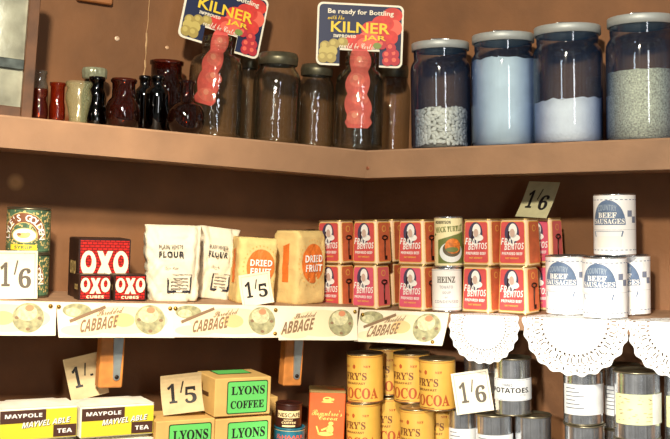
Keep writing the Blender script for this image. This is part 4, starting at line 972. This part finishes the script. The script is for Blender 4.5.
# framed silvery panel
FW = mat('panel_wood', (98, 64, 38), .6, 0, .3, 22); PANE = mat('silvered_pane', (186, 186, 164), .25, .35, .35, 14, .8, 20); BARM = mat('pane_bar', (84, 92, 88), .4, .5, .3, 60); BLUEP = mat('pane_blue', (74, 104, 124), .3, .2)
xf = xat('L', 33, .165, ZT); s = sc('L', xf, .165, ZT); x0 = xat('L', 30, .165, ZT)
t = thing('framed_panel', 'wooden framed panel with two silvery panes leaning at the far left', 'framed panel', FR['L'] @ Matrix.Translation((x0, -.165, ZT)) @ Matrix.Rotation(.012, 4, 'Y'))
HH = 150*s; fw = 11*s; Wp = 64*s
for a, nm in (((-fw, -.012, 0), 'right_stile'), ((-Wp, -.012, 0), 'left_stile')):
    b = MB(); b.box(a, (a[0]+fw, .012, HH), FW, .001); b.build('stile', t)
b = MB(); b.box((-Wp+fw, -.010, 0), (-fw, .010, 10*s), FW, .001); b.build('bottom_rail', t)
b = MB(); b.box((-Wp+fw, -.010, HH-9*s), (-fw, .010, HH), FW, .001); b.build('top_rail', t)
b = MB(); b.box((-Wp+fw, -.009, 47*s), (-fw, .009, 57*s), BARM, .001); b.build('cross_bar', t)
for za, zb in ((10*s, 47*s), (57*s, HH-9*s)):
    b = MB(); k = 12; vs = []
    for i in range(k+1):
        for j in range(k+1):
            u = i/k; v = j/k; vs.append((-Wp+fw+(Wp-2*fw)*u, -.003-.003*sin(u*pi)*sin(v*pi), za+(zb-za)*v))
    b.add(vs, [(i*(k+1)+j, (i+1)*(k+1)+j, (i+1)*(k+1)+j+1, i*(k+1)+j+1) for i in range(k) for j in range(k)], PANE, True)
    b.box((-Wp+fw, -.002, za), (-fw, .002, zb), PANE); b.build('pane', t)

# ------------------------------------------------------------------ light
def area(name, loc, target, size, power, rgb):
    l = bpy.data.lights.new(name, 'AREA'); l.shape = 'DISK'; l.size = size; l.energy = power; l.color = rgb
    o = bpy.data.objects.new(name, l); COL.objects.link(o); o.location = loc
    o.rotation_euler = (Vector(target)-Vector(loc)).to_track_quat('-Z', 'Y').to_euler(); return o
def spot(name, loc, target, half, power, rgb, soft=.05, blend=1.0):
    l = bpy.data.lights.new(name, 'SPOT'); l.energy = power; l.color = rgb; l.spot_size = radians(2*half); l.spot_blend = blend; l.shadow_soft_size = soft
    o = bpy.data.objects.new(name, l); COL.objects.link(o); o.location = loc
    o.rotation_euler = (Vector(target)-Vector(loc)).to_track_quat('-Z', 'Y').to_euler(); return o
spot('shop_lamp', (-.25, .40, EYE+.74), (-.44, 1.85, EYE-.29), 17, 124, (1.0, .85, .66))
bl = Vector((-.25, .30, EYE+.05)); az = atan2(.58+.25, 1.85-.30); el = radians(-33.2)
spot('low_lamp', bl, bl+Vector((sin(az)*cos(el), cos(az)*cos(el), sin(el))), 30, 104, (1.0, .94, .84), .04, .12)
spot('shop_lamp', (-.22, .10, EYE+.72), (.12, 1.95, EYE-.02), 50, 160, (1.0, .89, .71))
wl = bpy.data.lights.new('streak_fill', 'AREA'); wl.shape = 'RECTANGLE'; wl.size = .22; wl.size_y = 1.1; wl.energy = 11; wl.color = (.95, .97, 1.0)  # added tall fill behind the camera, for streaks in glass and softer shadows
wo = bpy.data.objects.new('streak_fill', wl); COL.objects.link(wo); wo.location = (.75, -.9, EYE+.3)
wo.rotation_euler = (Vector((0, 1.95, EYE-.1))-wo.location).to_track_quat('-Z', 'Y').to_euler()
# the room behind the camera: a soft band of brighter and darker walls all round
w = bpy.data.worlds.new('room_light'); SC.world = w; w.use_nodes = True
nt = w.node_tree; bg = nt.nodes['Background']; tc = nt.nodes.new('ShaderNodeTexCoord'); mpg = nt.nodes.new('ShaderNodeMapping'); mpg.inputs['Scale'].default_value = (2.2, 2.2, .5)
nz = nt.nodes.new('ShaderNodeTexNoise'); nz.inputs['Scale'].default_value = 3.6; nz.inputs['Detail'].default_value = 2
cr = nt.nodes.new('ShaderNodeValToRGB'); cr.color_ramp.elements[0].position = .45; cr.color_ramp.elements[1].position = .62
cr.color_ramp.elements[0].color = (.05, .036, .026, 1); cr.color_ramp.elements[1].color = (1.9, 1.8, 1.65, 1)
nt.links.new(tc.outputs['Generated'], mpg.inputs['Vector']); nt.links.new(mpg.outputs[0], nz.inputs['Vector']); nt.links.new(nz.outputs['Fac'], cr.inputs['Fac']); nt.links.new(cr.outputs[0], bg.inputs[0])
bg.inputs[1].default_value = .18
SC.view_settings.view_transform = 'Standard'; SC.view_settings.look = 'None'; SC.view_settings.gamma = 1; SC.view_settings.use_curve_mapping = False
SC.view_settings.exposure = 0
SC.cycles.use_denoising = True; SC.cycles.transparent_max_bounces = 24
